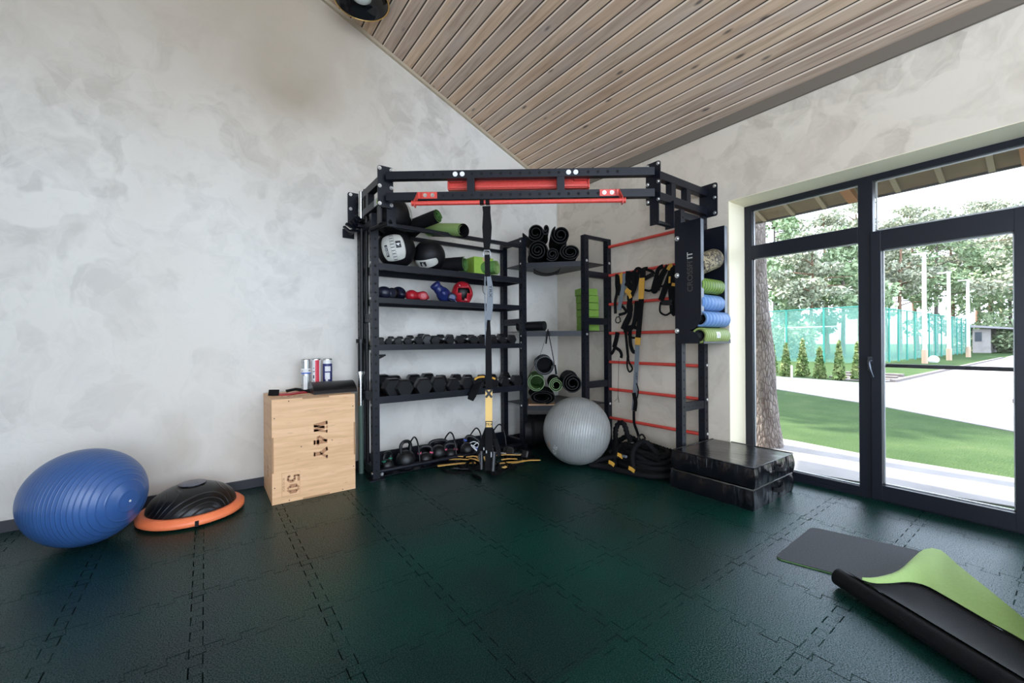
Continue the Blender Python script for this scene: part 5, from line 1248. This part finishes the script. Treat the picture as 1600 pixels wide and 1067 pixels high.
# white print on a mat
# ---- middle corner shelf: roller and lime blocks
p = atv(851,510.5,Vector((-0.66,-0.66,0)),(0.62,0.78,0)); r = 7.6/F0*dep(p); p.z = zmc+r+0.001
o_ = thing('foam_roller', p, 'short solid black foam roller lying on the middle corner shelf', 'foam roller')
q = p+Vector((-0.12,0.30,0)); b = MB(); b.cyl(q, p, r, 32); link('roller_body', b, M_rubber, o_, bevel=0.004)
b = MB(); b.lathe([(0.0001,0.001),(r*0.62,0.001),(r*0.66,0.0)], p, (p-q), 24); link('end_disc', b, mat('dull_grey_end',(0.012,0.012,0.014),0.6), o_)
zb0 = zmc+0.001
pb0 = at(917,500,'Y',-0.735); 
hB = (at(916,451,'Y',-0.73).z-zb0)/6
for k in range(6):
    z0_ = zb0+k*hB; c0 = at(918.5-[0,0,0.5,0.5,1.0,2.5][k],500,'Y',-0.70); b = MB(); b.obox((c0.x,c0.y,z0_+hB/2), 0.105, 0.07, hB/2-0.001, Vector((0.93,-0.36,0)).normalized(), Vector((0.36,0.93,0)).normalized())
    tag(link('yoga_block', b, M_block, org=(c0.x,c0.y,z0_), bevel=0.006), 'lime green yoga block, %s in the stack behind the ladder post' % (['bottom one','second from the bottom','third from the bottom','fourth from the bottom','fifth from the bottom','topmost'][k]), 'yoga block', 'stack of lime yoga blocks')
# ---- low corner shelf: rolls
zl_ = zlc
cmat(851,571,16.0,0.10,'grey rolled mat with a carrying strap on top of the green ones',turns=1.6,rin=0.78,mi_=M_mat_gry2 if 0 else mat('grey_mat_edge',(0.085,0.095,0.10),0.6),mo=mat('grey_mat_back',(0.018,0.020,0.022),0.7),grp='rolled mats on the low corner shelf',th=0.006)
cmat(838.5,598,14.0,0.03,'green rolled mat with a pale rim, next to the middle post',turns=1.5,rin=0.74,mi_=mat('pale_green_edge',(0.16,0.26,0.11),0.6),mo=M_mat_grn,grp='rolled mats on the low corner shelf',th=0.006,st=1.0)
cmat(869,601.5,11.5,0.05,'black-centred rolled mat with a green rim beside the tighter green one',turns=2.4,rin=0.45,mi_=bpy.data.materials['pale_green_edge'],mo=M_mat_blk,grp='rolled mats on the low corner shelf',flap=0.0,st=2.4,th=0.006)
cmat(895,599,16.5,0.02,'thick black rolled mat behind the silver ball, by the ladder post',turns=2.6,rin=0.35,st=0.8,grp='rolled mats on the low corner shelf')
cmat(847,621,22.0,0.0,'flattened thick black roll at the bottom, resting on a tan pad',sq=0.52,turns=2.2,rin=0.5,grp='rolled mats on the low corner shelf')
p0, p1 = atv(825,631,Vector((-0.66,-0.66,0)),(0.62,0.78,0)), atv(868,634,Vector((-0.66,-0.66,0)),(0.62,0.78,0))
b = MB(); m_ = (p0+p1)/2; b.obox((m_.x+0.18,m_.y+0.22,zl_+0.008),(p1-p0).length/2,0.24,0.007,rt0,cdir); tag(link('cork_pad', b, M_tan, org=m_, bevel=0.003), 'thin tan pad under the flattened black roll on the low corner shelf', 'pad')
# strap of the grey mat
o_ = bpy.data.objects.get('x')
a0 = at(846,519,'Y',-0.62); a1 = at(857,524,'Y',-0.60); 
t = thing('carry_strap', (-0.72,-0.60,1.0), 'thin black carrying strap looping from the middle shelf down to the grey rolled mat', 'strap')
pl_ = (Vector((-0.68,-0.68,0)),(0.62,0.78,0))
b = MB(); b.tube(bez([atv(x,y,*pl_) for x,y in ((856,514),(859,530),(864,556),(868,582))],5),0.005,6); b.tube(bez([atv(x,y,*pl_) for x,y in ((854,520),(850,536),(843,556),(828,582))],5),0.0018,5); link('cord', b, M_fabric, t)
b = MB(); b.strap([atv(x,y,*pl_) for x,y in ((856,516),(854.5,526),(853,537))],0.016,rt,0.004); b.strap([atv(x,y,*pl_) for x,y in ((867,570),(868.5,580),(869,585))],0.020,rt,0.006); link('strap_end', b, M_fabric, t)
# ---- under the low shelf
p = atv(826,683,Vector((-0.62,-0.62,0)),(0.62,0.78,0)); 
t = thing('punching_bag', (-0.62,-0.40,0.0), 'black cylindrical bag lying on the floor in the corner under the shelves', 'punching bag')
b = MB(); b.cyl((-0.80,-0.30,0.175),(-0.20,-0.62,0.175),0.172,40); link('bag_body', b, M_bleather, t, bevel=0.012)
b = MB(); b.lathe([(0.174,0),(0.176,0.01),(0.174,0.035)], (-0.74,-0.332,0.175), Vector((0.60,-0.32,0)), 40); link('band', b, M_fabric, t)

# ------------------------------------------------------------------ foam rollers in their holder at the ladder's end
HX = -0.432
y0h = at(1055.5,450,'X',HX).y; y1h = at(1095,450,'X',HX).y
zt1 = at(1062,349.5,'X',HX).z; zb1 = at(1056,536,'X',HX).z; zfl = at(1095,493,'X',HX).z
ht = thing('roller_holder', (-0.25,-2.1,1.1), 'tall black steel holder with grey edges at the ladder end, full of foam rollers', 'holder')
b = MB(); yn = at(1075.5,515,'X',HX).y; zn = at(1075.5,516,'X',HX).z
P = [(HX,y0h,zb1),(HX,y0h,zt1+0.005),(HX,y1h,zt1+0.005),(HX,y1h,zfl)]
for k in range(1,7):
    a = math.radians(90*k/6); P.append((HX, y1h+(yn-y1h)*(1-math.cos(a)), zfl+(zn-zfl)*math.sin(a)))
for k in range(1,8):
    a = math.radians(90*k/7); P.append((HX, yn+(y1h+0.012-yn)*math.sin(a), zn+(zb1-zn)*(1-math.cos(a))))
b.prism(P, (0.004,0,0)); link('side_panel', b, M_steel, ht)
HX2 = -0.06
b = MB(); b.prism([(HX2+(x-HX),y,z) for x,y,z in P], (0.004,0,0)); link('side_panel', b, M_steel, ht)
for X in (HX, HX2):
    b = MB(); b.box(X,X+0.042,y1h-0.003,y1h,zfl+0.005,zt1+0.002); link('edge_flange', b, M_grey, ht, bevel=0.003)
b = MB(); b.box(HX,HX2,y0h-0.03,y0h-0.027,zb1,zt1-0.02); link('back_panel', b, M_steel, ht)
b = MB(); b.box(HX,HX2+0.05,y1h-0.02,y0h-0.03,zb1-0.004,zb1); b.box(HX,HX2+0.05,y1h-0.023,y1h-0.019,zb1-0.004,zb1+0.03); link('bottom_lip', b, M_steel, ht)
b = MB(); yc_ = at(1078.5,430,'X',HX).y; zc_ = at(1078.5,428,'X',HX).z
b.text('CROSSFIT', 0.066, lambda u,v: (HX-0.0012, yc_+v, zc_+u*1.0), 0); 
link('cut_lettering', b, mat('letter_gaps',(0.05,0.048,0.04),0.6), ht)
b = MB(); b.text('IT', 0.066, lambda u,v: (HX-0.0022, yc_+v, zc_+0.150+u)); link('cut_lettering', b, mat('letter_gaps_pale',(0.50,0.49,0.46),0.6), ht)
for (px,py) in ((1058,373),(1058,430.5),(1058,517)): p = at(px,py,'X',HX); b = MB(); b.cyl(p, p-Vector((0.004,0,0)), 0.020, 16); b.cyl(p-Vector((0.004,0,0)), p-Vector((0.012,0,0)), 0.014, 12, r1=0.009); link('bolt', b, M_bolt, ht)
# rollers
def rib_mat(name, c1, c2, sc_, rib=True):
    m = mat(name, c1, 0.55); tt = NT(m); s = tt.n('SeparateXYZ', {0: tt.obj()})
    if rib:
        w = tt.math('POWER', tt.math('ABSOLUTE', tt.math('SINE', tt.math('MULTIPLY', s.outputs[0], sc_))), 6.0)
    else: w = tt.ramp(tt.n('TexNoise', {'Vector': tt.obj(), 'Scale': sc_, 'Detail': 3.0, 'Distortion': 2.0}).outputs[0], [(0.47,g3(0)),(0.53,g3(1))])
    tt.link(tt.mix(w,(*c1,1),(*c2,1)),'Base Color'); tt.bump(w,0.6,0.004); return m
M_rg = rib_mat('lime_roller_grid',(0.27,0.34,0.10),(0.13,0.20,0.03),95.0); M_rb = rib_mat('sky_blue_roller',(0.085,0.19,0.42),(0.16,0.28,0.50),60.0); M_rc = rib_mat('camouflage_roller',(0.36,0.30,0.18),(0.06,0.045,0.035),26.0,False); M_rg2 = rib_mat('green_roller_grid',(0.17,0.27,0.04),(0.05,0.11,0.015),80.0)
def hroller(py0, py1, lab, m, rot=0.0, yoff=0.0, xl=None, nm='foam_roller', xs=(None,None)):
    pz0, pz1 = at(1113,py0,'Y',y1h+0.0).z, at(1113,py1,'Y',y1h).z
    r = (pz0-pz1)/2; zc = (pz0+pz1)/2; yc = y1h+r*0.80+yoff
    x0, x1 = xs[0] or HX+0.012, xs[1] or HX2-0.012; c = Vector(((x0+x1)/2,yc,zc))
    o_ = thing(nm, c, lab, 'foam roller', 'foam rollers stacked in the holder')
    L = (x1-x0)/2; b = MB(); b.lathe([(r*0.93,-L),(r,-L+0.006),(r,L-0.006),(r*0.93,L),(r*0.72,L),(r*0.72,-L),(r*0.93,-L)], (0,0,0), (1,0,0), 40); link('roller_shell', b, m, o_, local=True)
    b = MB(); b.lathe([(r*0.73,-L+0.002),(r*0.70,-L),(r*0.70,L),(r*0.73,L-0.002)], (0,0,0), (1,0,0), 32); link('core', b, M_ink, o_, local=True)
    if rot: o_.rotation_euler = (0,rot,0)
    return o_, c, r
hroller(391,424,'beige and black mottled foam roller tilted at the top of the holder',M_rc,-0.30,0.0,xs=(HX+0.04,HX2-0.03))
hroller(434,458,'green ribbed foam roller under the mottled one',M_rg2,0.0)
hroller(459.5,486,'pale blue foam roller, upper of the two blue ones',M_rb,0.0)
o_, c, r = hroller(486.5,511,'pale blue foam roller, lower of the two blue ones, bulging out of the cut-out',M_rb,0.0,-0.035,xs=(HX+0.012,HX2+0.01))
o_, c, r = hroller(512,537,'lime grid foam roller with a small white logo at the bottom of the holder',M_rg,0.0,-0.030,xs=(HX+0.006,HX2+0.015))
b = MB(); b.grid(lambda u,v: (-0.27+0.055*u, c.y-math.cos((v-0.5)*0.75+0.1)*(r+0.001), c.z+math.sin((v-0.5)*0.75+0.1)*(r+0.001)),3,6,0)
X_ = -0.2425
for sg in (-1,1): b.grid(lambda u,v: (X_+sg*(v-0.5)*0.034+(u-0.5)*0.008, c.y-math.cos((v-0.5)*0.55+0.1)*(r+0.0022), c.z+math.sin((v-0.5)*0.55+0.1)*(r+0.0022)),1,5,1)
link('logo', b, [M_paper, mat('grey_logo',(0.25,0.25,0.24),0.5)], o_)

# ------------------------------------------------------------------ suspension trainer hanging from the red bar
SP = on(0.783,ob_,0); Zb = zb
def sv(px,py,off=0.0): return atv(px,py,SP+nB*off,nB)
ts = thing('suspension_trainer', (SP.x,SP.y,Zb), 'black, grey and yellow suspension trainer strap hanging from the red pull-up bar', 'suspension trainer')
b = MB()
for s_ in (0.762,0.806):
    pts = [on(s_,ob_,Zb)+nB*(0.0205*math.sin(a))+Vector((0,0,0.0205*math.cos(a))) for a in np.linspace(-2.6,2.6,15)]
    b.strap(pts, 0.030, dB, 0.003)
b.strap([sv(760,322),sv(760.5,332),sv(761,355),sv(761,375),sv(760.5,390)], [0.062,0.056,0.072,0.060,0.042], dB, 0.005); link('anchor_strap', b, M_fabric, ts)
b = MB(); q = [sv(756.5,391),sv(764.5,391),sv(767,396),sv(765,402),sv(757,402),sv(755,397)]; b.tube(q,0.0045,8,closed=True); link('carabiner', b, mat('steel_clip',(0.40,0.41,0.43),0.3,0.9), ts)
b = MB(); b.strap([sv(761,398,0.004),sv(761.5,412,0.004),sv(762,432,0.004)],0.040,dB,0.005); b.strap([sv(765,400),sv(763.5,415),sv(763,430)],0.012,dB,0.003); link('upper_loop', b, M_fabric, ts)
b = MB(); b.strap([sv(758.0,431,0.003),sv(757.5,455,0.003),sv(758,480,0.003),sv(758.5,520,0.003),sv(759,540,0.003)],0.009,dB,0.002)
b.strap([sv(763.5,430),sv(766,450),sv(765,480),sv(763,500),sv(761,512)],[0.030,0.044,0.050,0.040,0.012],dB,0.003); link('grey_webbing', b, M_greyweb, ts)
b = MB(); f_ = sv(766.2,455,0.004); b.text('TRX', 0.050, lambda u,v: f_-Vector((0,0,1))*u+dB*v*0.55); link('lettering', b, M_ink, ts)
b = MB(); b.tube(bez([sv(757,431,0.01),sv(754.5,445,0.01),sv(755,456,0.01),sv(758.5,460,0.01)],4),0.0022,6); link('thin_cord', b, M_fabric, ts)
b = MB(); b.strap([sv(763.5,500,0.002),sv(763,530,0.002),sv(763.5,570,0.002),sv(763.8,612,0.002)],[0.022,0.044,0.048,0.050],dB,0.005); link('black_webbing', b, M_fabric, ts)
b = MB(); b.strap([sv(763.8,609,0.0055),sv(763.8,640,0.0055),sv(763.8,668,0.0055)],0.052,dB,0.005); link('yellow_webbing', b, mat('pale_yellow_web',(0.80,0.52,0.17),0.6), ts)
b = MB(); b.strap([sv(759.2,609,0.010),sv(768.5,621,0.010)],0.016,dB,0.003); b.strap([sv(768.5,609,0.011),sv(759.2,621,0.011)],0.016,dB,0.003); link('cross_mark', b, M_ink, ts)
b = MB(); k0, k1 = sv(758.5,658,0.011), sv(769.5,667.5,0.011)
b.strap([sv(758.6,658.4,0.010),sv(769.2,658.4,0.010)],0.006,Vector((0,0,1)),0.002); b.strap([sv(758.9,658,0.010),sv(758.9,668,0.010)],0.005,dB,0.002); b.strap([sv(769,658,0.010),sv(769,668,0.010)],0.005,dB,0.002); b.strap([sv(758.6,668,0.010),sv(769.2,668,0.010)],0.006,Vector((0,0,1)),0.002)
f_ = sv(763.9,663.3,0.010); b.text('TRX', 0.028, lambda u,v: f_+dB*u+Vector((0,0,v))); link('label_box', b, M_ink, ts)
b = MB(); b.strap([sv(764,667,0.0),sv(764,690,0.0),sv(764.5,735,0.0)],[0.052,0.056,0.064],dB,0.008)
b.strap([sv(760,668,-0.02),sv(755,690,-0.05),sv(750,705,-0.05),sv(748,712,-0.03)],[0.02,0.05,0.05,0.03],dB,0.004); b.strap([sv(768,668,-0.02),sv(773,685,-0.05),sv(778,700,-0.05),sv(780,712,-0.02)],[0.02,0.035,0.035,0.03],dB,0.004); link('handle_straps', b, M_fabric, ts)
b = MB(); b.cyl(sv(752,705,0.01),sv(752,733,0.03),0.016,12); b.cyl(sv(772,706,0.0),sv(770,736,0.03),0.017,12); b.tube([sv(752,705,0.01),sv(748,712,0.05),sv(752,733,0.03)],0.006,8); link('foam_grip', b, M_rubber, ts)
b = MB(); 
for (x,y) in ((756,701),(767.5,708),(767.5,712),(760,706)): b.cyl(sv(x,y-2,0.03),sv(x,y+2,0.03),0.006,8)
link('metal_ring', b, M_bolt, ts)
# second strap looped over the dumbbells
t = thing('resistance_strap', (-1.98,-0.44,0.9), 'black strap with a yellow edge draped over the lower dumbbells and hanging off the shelf', 'strap')
P_ = lambda x,y,Y=-0.455: at(x,y,'Y',Y)
b = MB(); b.strap([P_(765,596,-0.47),P_(752,592,-0.47),P_(745,603),P_(738,617),P_(735,625)],[0.05,0.045,0.075,0.085,0.06],(0.8,0,0.6),0.012); link('webbing', b, M_fabric, t)
b = MB(); b.strap(bez([P_(741.5,593,-0.48),P_(747,589.5,-0.48),P_(755,588.5,-0.48),P_(757,589,-0.48)],4),0.018,(0,0.2,1),0.003); b.strap([P_(769,590,-0.48),P_(774,592,-0.48)],0.018,(0,0.2,1),0.003); link('yellow_edge', b, M_yelweb, t)

# ------------------------------------------------------------------ agility ladder heap
al = thing('agility_ladder', (-1.9,-0.85,0), 'heaped agility ladder with yellow plastic rungs and black straps on the floor before the rack', 'agility ladder')
def slat(x0,y0,x1,y1,z,wd=0.034,bend=0.0):
    p, q = at(x0,y0,'Z',z), at(x1,y1,'Z',z); m_ = (p+q)/2+Vector((0,0,bend)); d = (q-p); nn = Vector((-d.y,d.x,0)).normalized()
    b = MB(); b.strap(bez([p,m_,q],5), wd, nn, 0.003); link('rung', b, M_yel, al)
S_ = lambda x,y: (690+x*0.10625, 640+y*0.10628)
segs = [((-60,828),(500,780),0.02,0.040),((30,733),(450,738),0.035,0.030),((110,685),(320,690),0.05,0.028),((360,695),(545,690),0.055,0.030),((805,800),(1180,765),0.02,0.040),((900,855),(1230,745),0.03,0.036),((1150,765),(1450,740),0.012,0.034),((805,672),(1160,668),0.06,0.022),((880,735),(1110,725),0.045,0.030),((410,715),(580,765),0.06,0.026),((620,690),(660,750),0.06,0.03),((500,690),(570,740),0.05,0.026)]
for (p,q,z,wd) in segs:
    a_, c_ = S_(*p), S_(*q); slat(a_[0],a_[1],c_[0],c_[1],z+0.01,wd,0.006)
b = MB(); rr = random.Random(5)
for i in range(12):
    x0, y0_ = 700+rr.uniform(0,90), 713+rr.uniform(-3,16); pts = [at(x0+k*rr.uniform(6,12), y0_+rr.uniform(-7,7), 'Z', 0.02+0.05*math.sin(math.pi*k/4)*rr.uniform(0.3,1)) for k in range(5)]
    b.strap(bez(pts,4), 0.026, (0.2,1,0.4), 0.003)
b.strap(bez([at(x,y,'Z',0.012) for x,y in ((690,731),(700,737),(718,739),(735,737),(742,742),(752,748))],4),0.030,(0,1,0.2),0.004)
b.strap(bez([at(x,y,'Z',0.025) for x,y in ((760,735),(775,741),(784,735),(795,729),(806,722))],4),0.035,(0,1,0.2),0.006)
b.strap(bez([at(x,y,'Z',0.02) for x,y in ((820,716),(830,711),(841,716))],4),0.025,(0,1,0.2),0.004); link('side_straps', b, M_fabric, al)
# white cord bundle behind it
b = MB(); pts = [at(x,y,'Y',-0.50) for x,y in ((734,692),(741,690),(748,694),(745,699),(736,695),(742,702),(748,706),(740,697),(747,691))]
b.tube(bez(pts,5),0.004,6); tag(link('jump_rope', b, M_whweb, org=pts[0]), 'white cord bundled beside the hanging strap, behind the yellow rungs', 'cord')
# skipping rope handle lying in front
b = MB(); p, q = at(706,732,'Z',0.012), at(733,733,'Z',0.012); b.cyl(p,q,0.011,12); o_ = link('rope_handle', b, M_rubber, org=p)
tag(o_, 'small black handle with a silver stripe on the floor in front of the yellow rungs', 'handle grip'); b = MB(); b.strap([at(708,731,'Z',0.024),at(718,731.6,'Z',0.024)],0.004,(0,1,0),0.001); link('silver_stripe', b, M_greyweb, o_)

# ------------------------------------------------------------------ straps on the ladder rungs
def lv(x, y, X=-0.075): return at(950+x/5.336, 400+y/5.336, 'X', X)
SY = Vector((0,1,0))
def straps(name, lab, items, cat='strap'):
    c0 = lv(*items[0][1][0]); t = thing(name, (c0.x,c0.y,c0.z), lab, cat, 'straps hung on the ladder rungs')
    for (nm, pts, wd, m, X) in items:
        b = MB(); b.strap(bez([lv(x,y,X) for x,y in pts],4), wd, SY if nm != 'buckle' else SY, 0.004); link(nm, b, m, t)
    return t
straps('resistance_strap','thin black strap with a buckle and carabiner, hung nearest the inner ladder post',[('webbing',[(72,150),(70,230),(75,300),(60,380),(62,480)],0.035,M_fabric,-0.075),('webbing',[(85,160),(95,260),(90,330)],0.03,M_fabric,-0.08)])
b = MB(); cc = [lv(x,y,-0.08) for x,y in ((70,510),(62,535),(68,555),(88,558),(103,545),(100,520),(92,505))]; b.tube(cc,0.006,8,closed=True); tag(link('carabiner', b, M_dkmetal, org=cc[0]), 'black carabiner dangling below the second rung near the inner post', 'carabiner')
t = straps('suspension_strap','grey suspension strap with a yellow loop on the upper rung',[('yellow_loop',[(105,145),(112,170),(118,230)],0.045,M_yelweb,-0.082),('grey_webbing',[(140,145),(135,220),(112,330),(92,450)],[0.05,0.06,0.055,0.05]*1+[0.05]*99,M_greyweb,-0.09),('black_webbing',[(92,400),(130,430),(150,470),(90,490)],0.03,M_fabric,-0.085)])
t = straps('resistance_strap','tangle of black straps with a small yellow buckle on the upper rung',[('webbing',[(170,125),(165,200),(190,300),(175,420),(180,500),(130,610)],0.06,M_fabric,-0.10),('webbing',[(195,130),(215,230),(175,330),(190,450),(140,560),(120,610)],0.05,M_fabric,-0.11),('webbing',[(150,250),(190,180),(240,150),(230,240),(195,330)],0.05,M_fabric,-0.105),('webbing',[(215,140),(240,105),(270,110),(285,150)],0.03,M_fabric,-0.10),('yellow_buckle',[(150,280),(165,295),(188,310)],0.05,M_yelweb,-0.12),('yellow_buckle',[(160,320),(175,315),(190,350)],0.035,M_yelweb,-0.12)])
t = straps('suspension_trainer','long black strap with a bright yellow sleeve hung over the upper rung',[('upper_webbing',[(290,105),(290,150),(285,190)],0.065,M_fabric,-0.11),('yellow_sleeve',[(284,182),(280,270),(276,358)],0.062,M_yelweb,-0.115),('lower_webbing',[(278,355),(268,480),(258,600),(250,690)],0.060,M_fabric,-0.11),('lower_webbing',[(240,375),(232,480),(205,590),(130,620)],0.05,M_fabric,-0.10),('yellow_tab',[(250,680),(246,740)],0.062,M_yelweb,-0.115)])
t = straps('grey_strap','grey strap running from the yellow tab down to the rope heap',[('webbing',[(245,740),(240,880),(232,1000),(230,1060),(222,1180),(216,1290)],0.052,M_greyweb,-0.085),('lower_end',[(216,1290),(218,1390),(245,1470),(262,1530)],0.03,M_fabric,-0.09),('cord_loop',[(236,1060),(252,1110),(246,1170),(232,1200)],0.012,M_fabric,-0.09),('knot',[(215,1140),(222,1180),(230,1220),(222,1290)],0.045,M_fabric,-0.095)])
b = MB(); f_ = lv(236,1000,-0.090); b.text('TRX', 0.042, lambda u,v: f_+Vector((0,0,1))*u-SY*v*0.7); link('lettering', b, M_ink, t)
t = straps('resistance_strap','black strap loop hanging from the fourth rung to below the fifth, with an end loop',[('webbing',[(145,600),(155,720),(168,850)],0.03,M_fabric,-0.08),('webbing',[(185,610),(185,720),(205,790),(225,800)],0.04,M_fabric,-0.085),('webbing',[(130,605),(190,590),(240,600)],0.035,M_fabric,-0.09),('webbing',[(165,650),(200,680),(240,680)],0.02,M_fabric,-0.09),('end_loop',[(162,840),(160,920),(178,965),(203,940),(178,890),(170,850)],0.018,M_fabric,-0.09)])
t = straps('resistance_strap','short forked black strap on the fourth rung near the inner post',[('webbing',[(80,635),(68,700),(50,765)],0.055,M_fabric,-0.08),('webbing',[(55,765),(40,800),(22,818)],0.035,M_fabric,-0.085),('webbing',[(62,765),(95,785),(112,820),(108,850)],0.035,M_fabric,-0.085)])
t = straps('resistance_band','wide black loop slung over the upper rung towards the outer post',[('webbing',[(460,85),(420,110),(400,180),(375,280),(400,288),(425,200),(470,120),(520,85)],0.045,M_fabric,-0.085),('webbing',[(500,80),(450,170),(410,285)],0.05,M_fabric,-0.095),('thin_webbing',[(535,100),(500,180),(460,250),(425,245)],0.018,M_fabric,-0.08)])
t = straps('resistance_band','black strap with a padded grip lying over the upper rung',[('grip',[(305,190),(340,170),(380,150)],0.045,M_rubber,-0.085),('webbing',[(330,115),(370,130),(383,150)],0.028,M_fabric,-0.085),('webbing',[(305,282),(345,290),(375,275)],0.022,M_fabric,-0.09),('webbing',[(250,135),(300,110),(330,105)],0.04,M_fabric,-0.09)])
t = straps('suspension_trainer','black and yellow strap with a triangular handle hung by the outer ladder post',[('webbing',[(545,75),(520,150),(480,260),(440,370)],0.06,M_fabric,-0.10),('yellow_edge',[(535,70),(512,90),(500,115)],0.035,M_yelweb,-0.105),('webbing',[(555,80),(545,180),(530,280),(540,400),(545,480)],0.07,M_fabric,-0.095),('yellow_patch',[(550,225),(545,250)],0.04,M_yelweb,-0.11),('yellow_patch',[(515,170),(512,225)],0.02,M_yelweb,-0.11),('handle_bar',[(438,385),(490,390),(535,385)],0.05,M_rubber,-0.10),('handle_strap',[(440,385),(432,430),(438,470),(480,492),(520,470),(540,430),(535,385)],0.018,M_fabric,-0.105),('handle_strap',[(535,470),(550,490),(556,470)],0.03,M_fabric,-0.10)])
b = MB(); b.tube([at(967,560,'X',-0.07),at(966,600,'X',-0.07),at(965.5,622,'X',-0.07),at(960,627,'X',-0.07)],0.002,5); b.tube([at(965.5,618,'X',-0.07),at(967,629,'X',-0.07)],0.003,5)
tag(link('thin_cord', b, M_fabric, org=at(967,560,'X',-0.07)), 'thin dark cord hanging in front of the plaster beside the fifth rung', 'cord')

# ------------------------------------------------------------------ battle rope heap
br = thing('battle_rope', (-0.45,-1.5,0), 'thick black twisted battle rope coiled in a heap between the silver ball and foam blocks', 'battle rope')
rr = random.Random(11); pts = []
cx_, cy_ = -0.42, -1.62
turns = 20
for i in range(turns*22):
    a = 2*math.pi*i/22; k = i/(turns*22); lay = k*turns
    R_ = 0.30-0.017*(lay%6)-0.03*(lay//6)+0.02*math.sin(a*2+lay)
    z = 0.026+0.045*(lay//6)+0.020*math.sin(a*1.5+lay)*(1 if lay > 6 else 0.15)+0.012*(lay%6)*0.5
    ecc = 0.62
    x = math.cos(a)*R_*ecc; y = math.sin(a)*R_*1.05
    pts.append(Vector((cx_+x*0.95-0.05*y, cy_+y, max(0.026,z))))
b = MB(); b.tube(pts, 0.0235, 9, lobes=3, twist=55.0); link('coil', b, M_rope if 0 else M_fabric, br)
def ropetube(pts, r=0.0235):
    b = MB(); b.tube(bez(pts,8), r, 9, lobes=3, twist=55.0); link('loop', b, M_fabric, br)
X_ = -0.20
ropetube([at(960,728,'Z',0.026),at(962,690,'X',-0.42),at(962,672,'X',-0.36),at(967,661,'X',-0.34),at(975,663,'X',-0.34),at(981,680,'X',-0.34),at(992,705,'X',-0.38),at(1000,722,'X',-0.42)])
ropetube([at(990,735,'X',-0.62),at(988,712,'X',-0.60),at(993,698,'X',-0.56),at(1003,690,'X',-0.52),at(1012,693,'X',-0.50),at(1020,702,'X',-0.48),at(1030,712,'X',-0.48)])
ropetube([at(965,690,'X',-0.30),at(980,682,'X',-0.26),at(1000,690,'X',-0.24),at(1020,696,'X',-0.24),at(1040,703,'X',-0.26),at(1052,706,'X',-0.28)])
ropetube([at(958,715,'X',-0.50),at(975,700,'X',-0.46),at(995,706,'X',-0.50),at(1010,712,'X',-0.54),at(1030,718,'X',-0.56)])
ropetube([Vector((-0.78,-1.28,0.026)),Vector((-0.72,-1.42,0.028)),Vector((-0.70,-1.60,0.03)),Vector((-0.62,-1.82,0.03)),Vector((-0.48,-1.94,0.04))])
ropetube([Vector((-0.70,-1.25,0.03)),Vector((-0.60,-1.33,0.07)),Vector((-0.52,-1.50,0.10)),Vector((-0.50,-1.70,0.12)),Vector((-0.40,-1.85,0.10))])
ropetube([Vector((-0.52,-1.28,0.10)),Vector((-0.42,-1.40,0.17)),Vector((-0.42,-1.60,0.19)),Vector((-0.38,-1.76,0.16)),Vector((-0.30,-1.86,0.10))])
b = MB(); b.tube(bez([at(997,688,'X',-0.3),at(999,681,'X',-0.28),at(1004,679,'X',-0.28),at(1008,685,'X',-0.3)],5),0.009,8); link('end_ring', b, M_dkmetal, br)
# yellow tabs tucked in the rope
for i,(px,py,X,lab) in enumerate(((969,711.5,-0.66,'yellow strap end poking out of the rope heap next to a grey buckle'),(955.5,723.5,-0.80,'yellow strap end on the floor at the ball side of the rope heap'),(987,733,-0.72,'yellow strap end at the front foot of the rope heap'))):
    p = at(px,py,'X',X); b = MB(); b.strap([p-Vector((0,-0.03,-0.005)), p, p-Vector((0,0.028,0.012))], 0.032, (0,0.3,1), 0.005); tag(link('strap_end', b, M_yelweb, org=p), lab, 'strap', 'yellow strap ends in the rope heap')
p = at(976,713,'X',-0.66); b = MB(); b.obox(p,0.012,0.022,0.010); tag(link('buckle', b, M_grey, org=p, bevel=0.004), 'small grey metal buckle in the rope heap beside a yellow strap end', 'buckle')
p = at(985,694,'X',-0.40); b = MB(); b.obox(p,0.012,0.035,0.014,(1,0,0),(0,0.95,-0.3),(0,0.3,0.95)); tag(link('buckle', b, mat('pale_grey_fabric',(0.2,0.2,0.21),0.6), org=p, bevel=0.004), 'pale grey strap patch in the upper part of the rope heap', 'buckle')
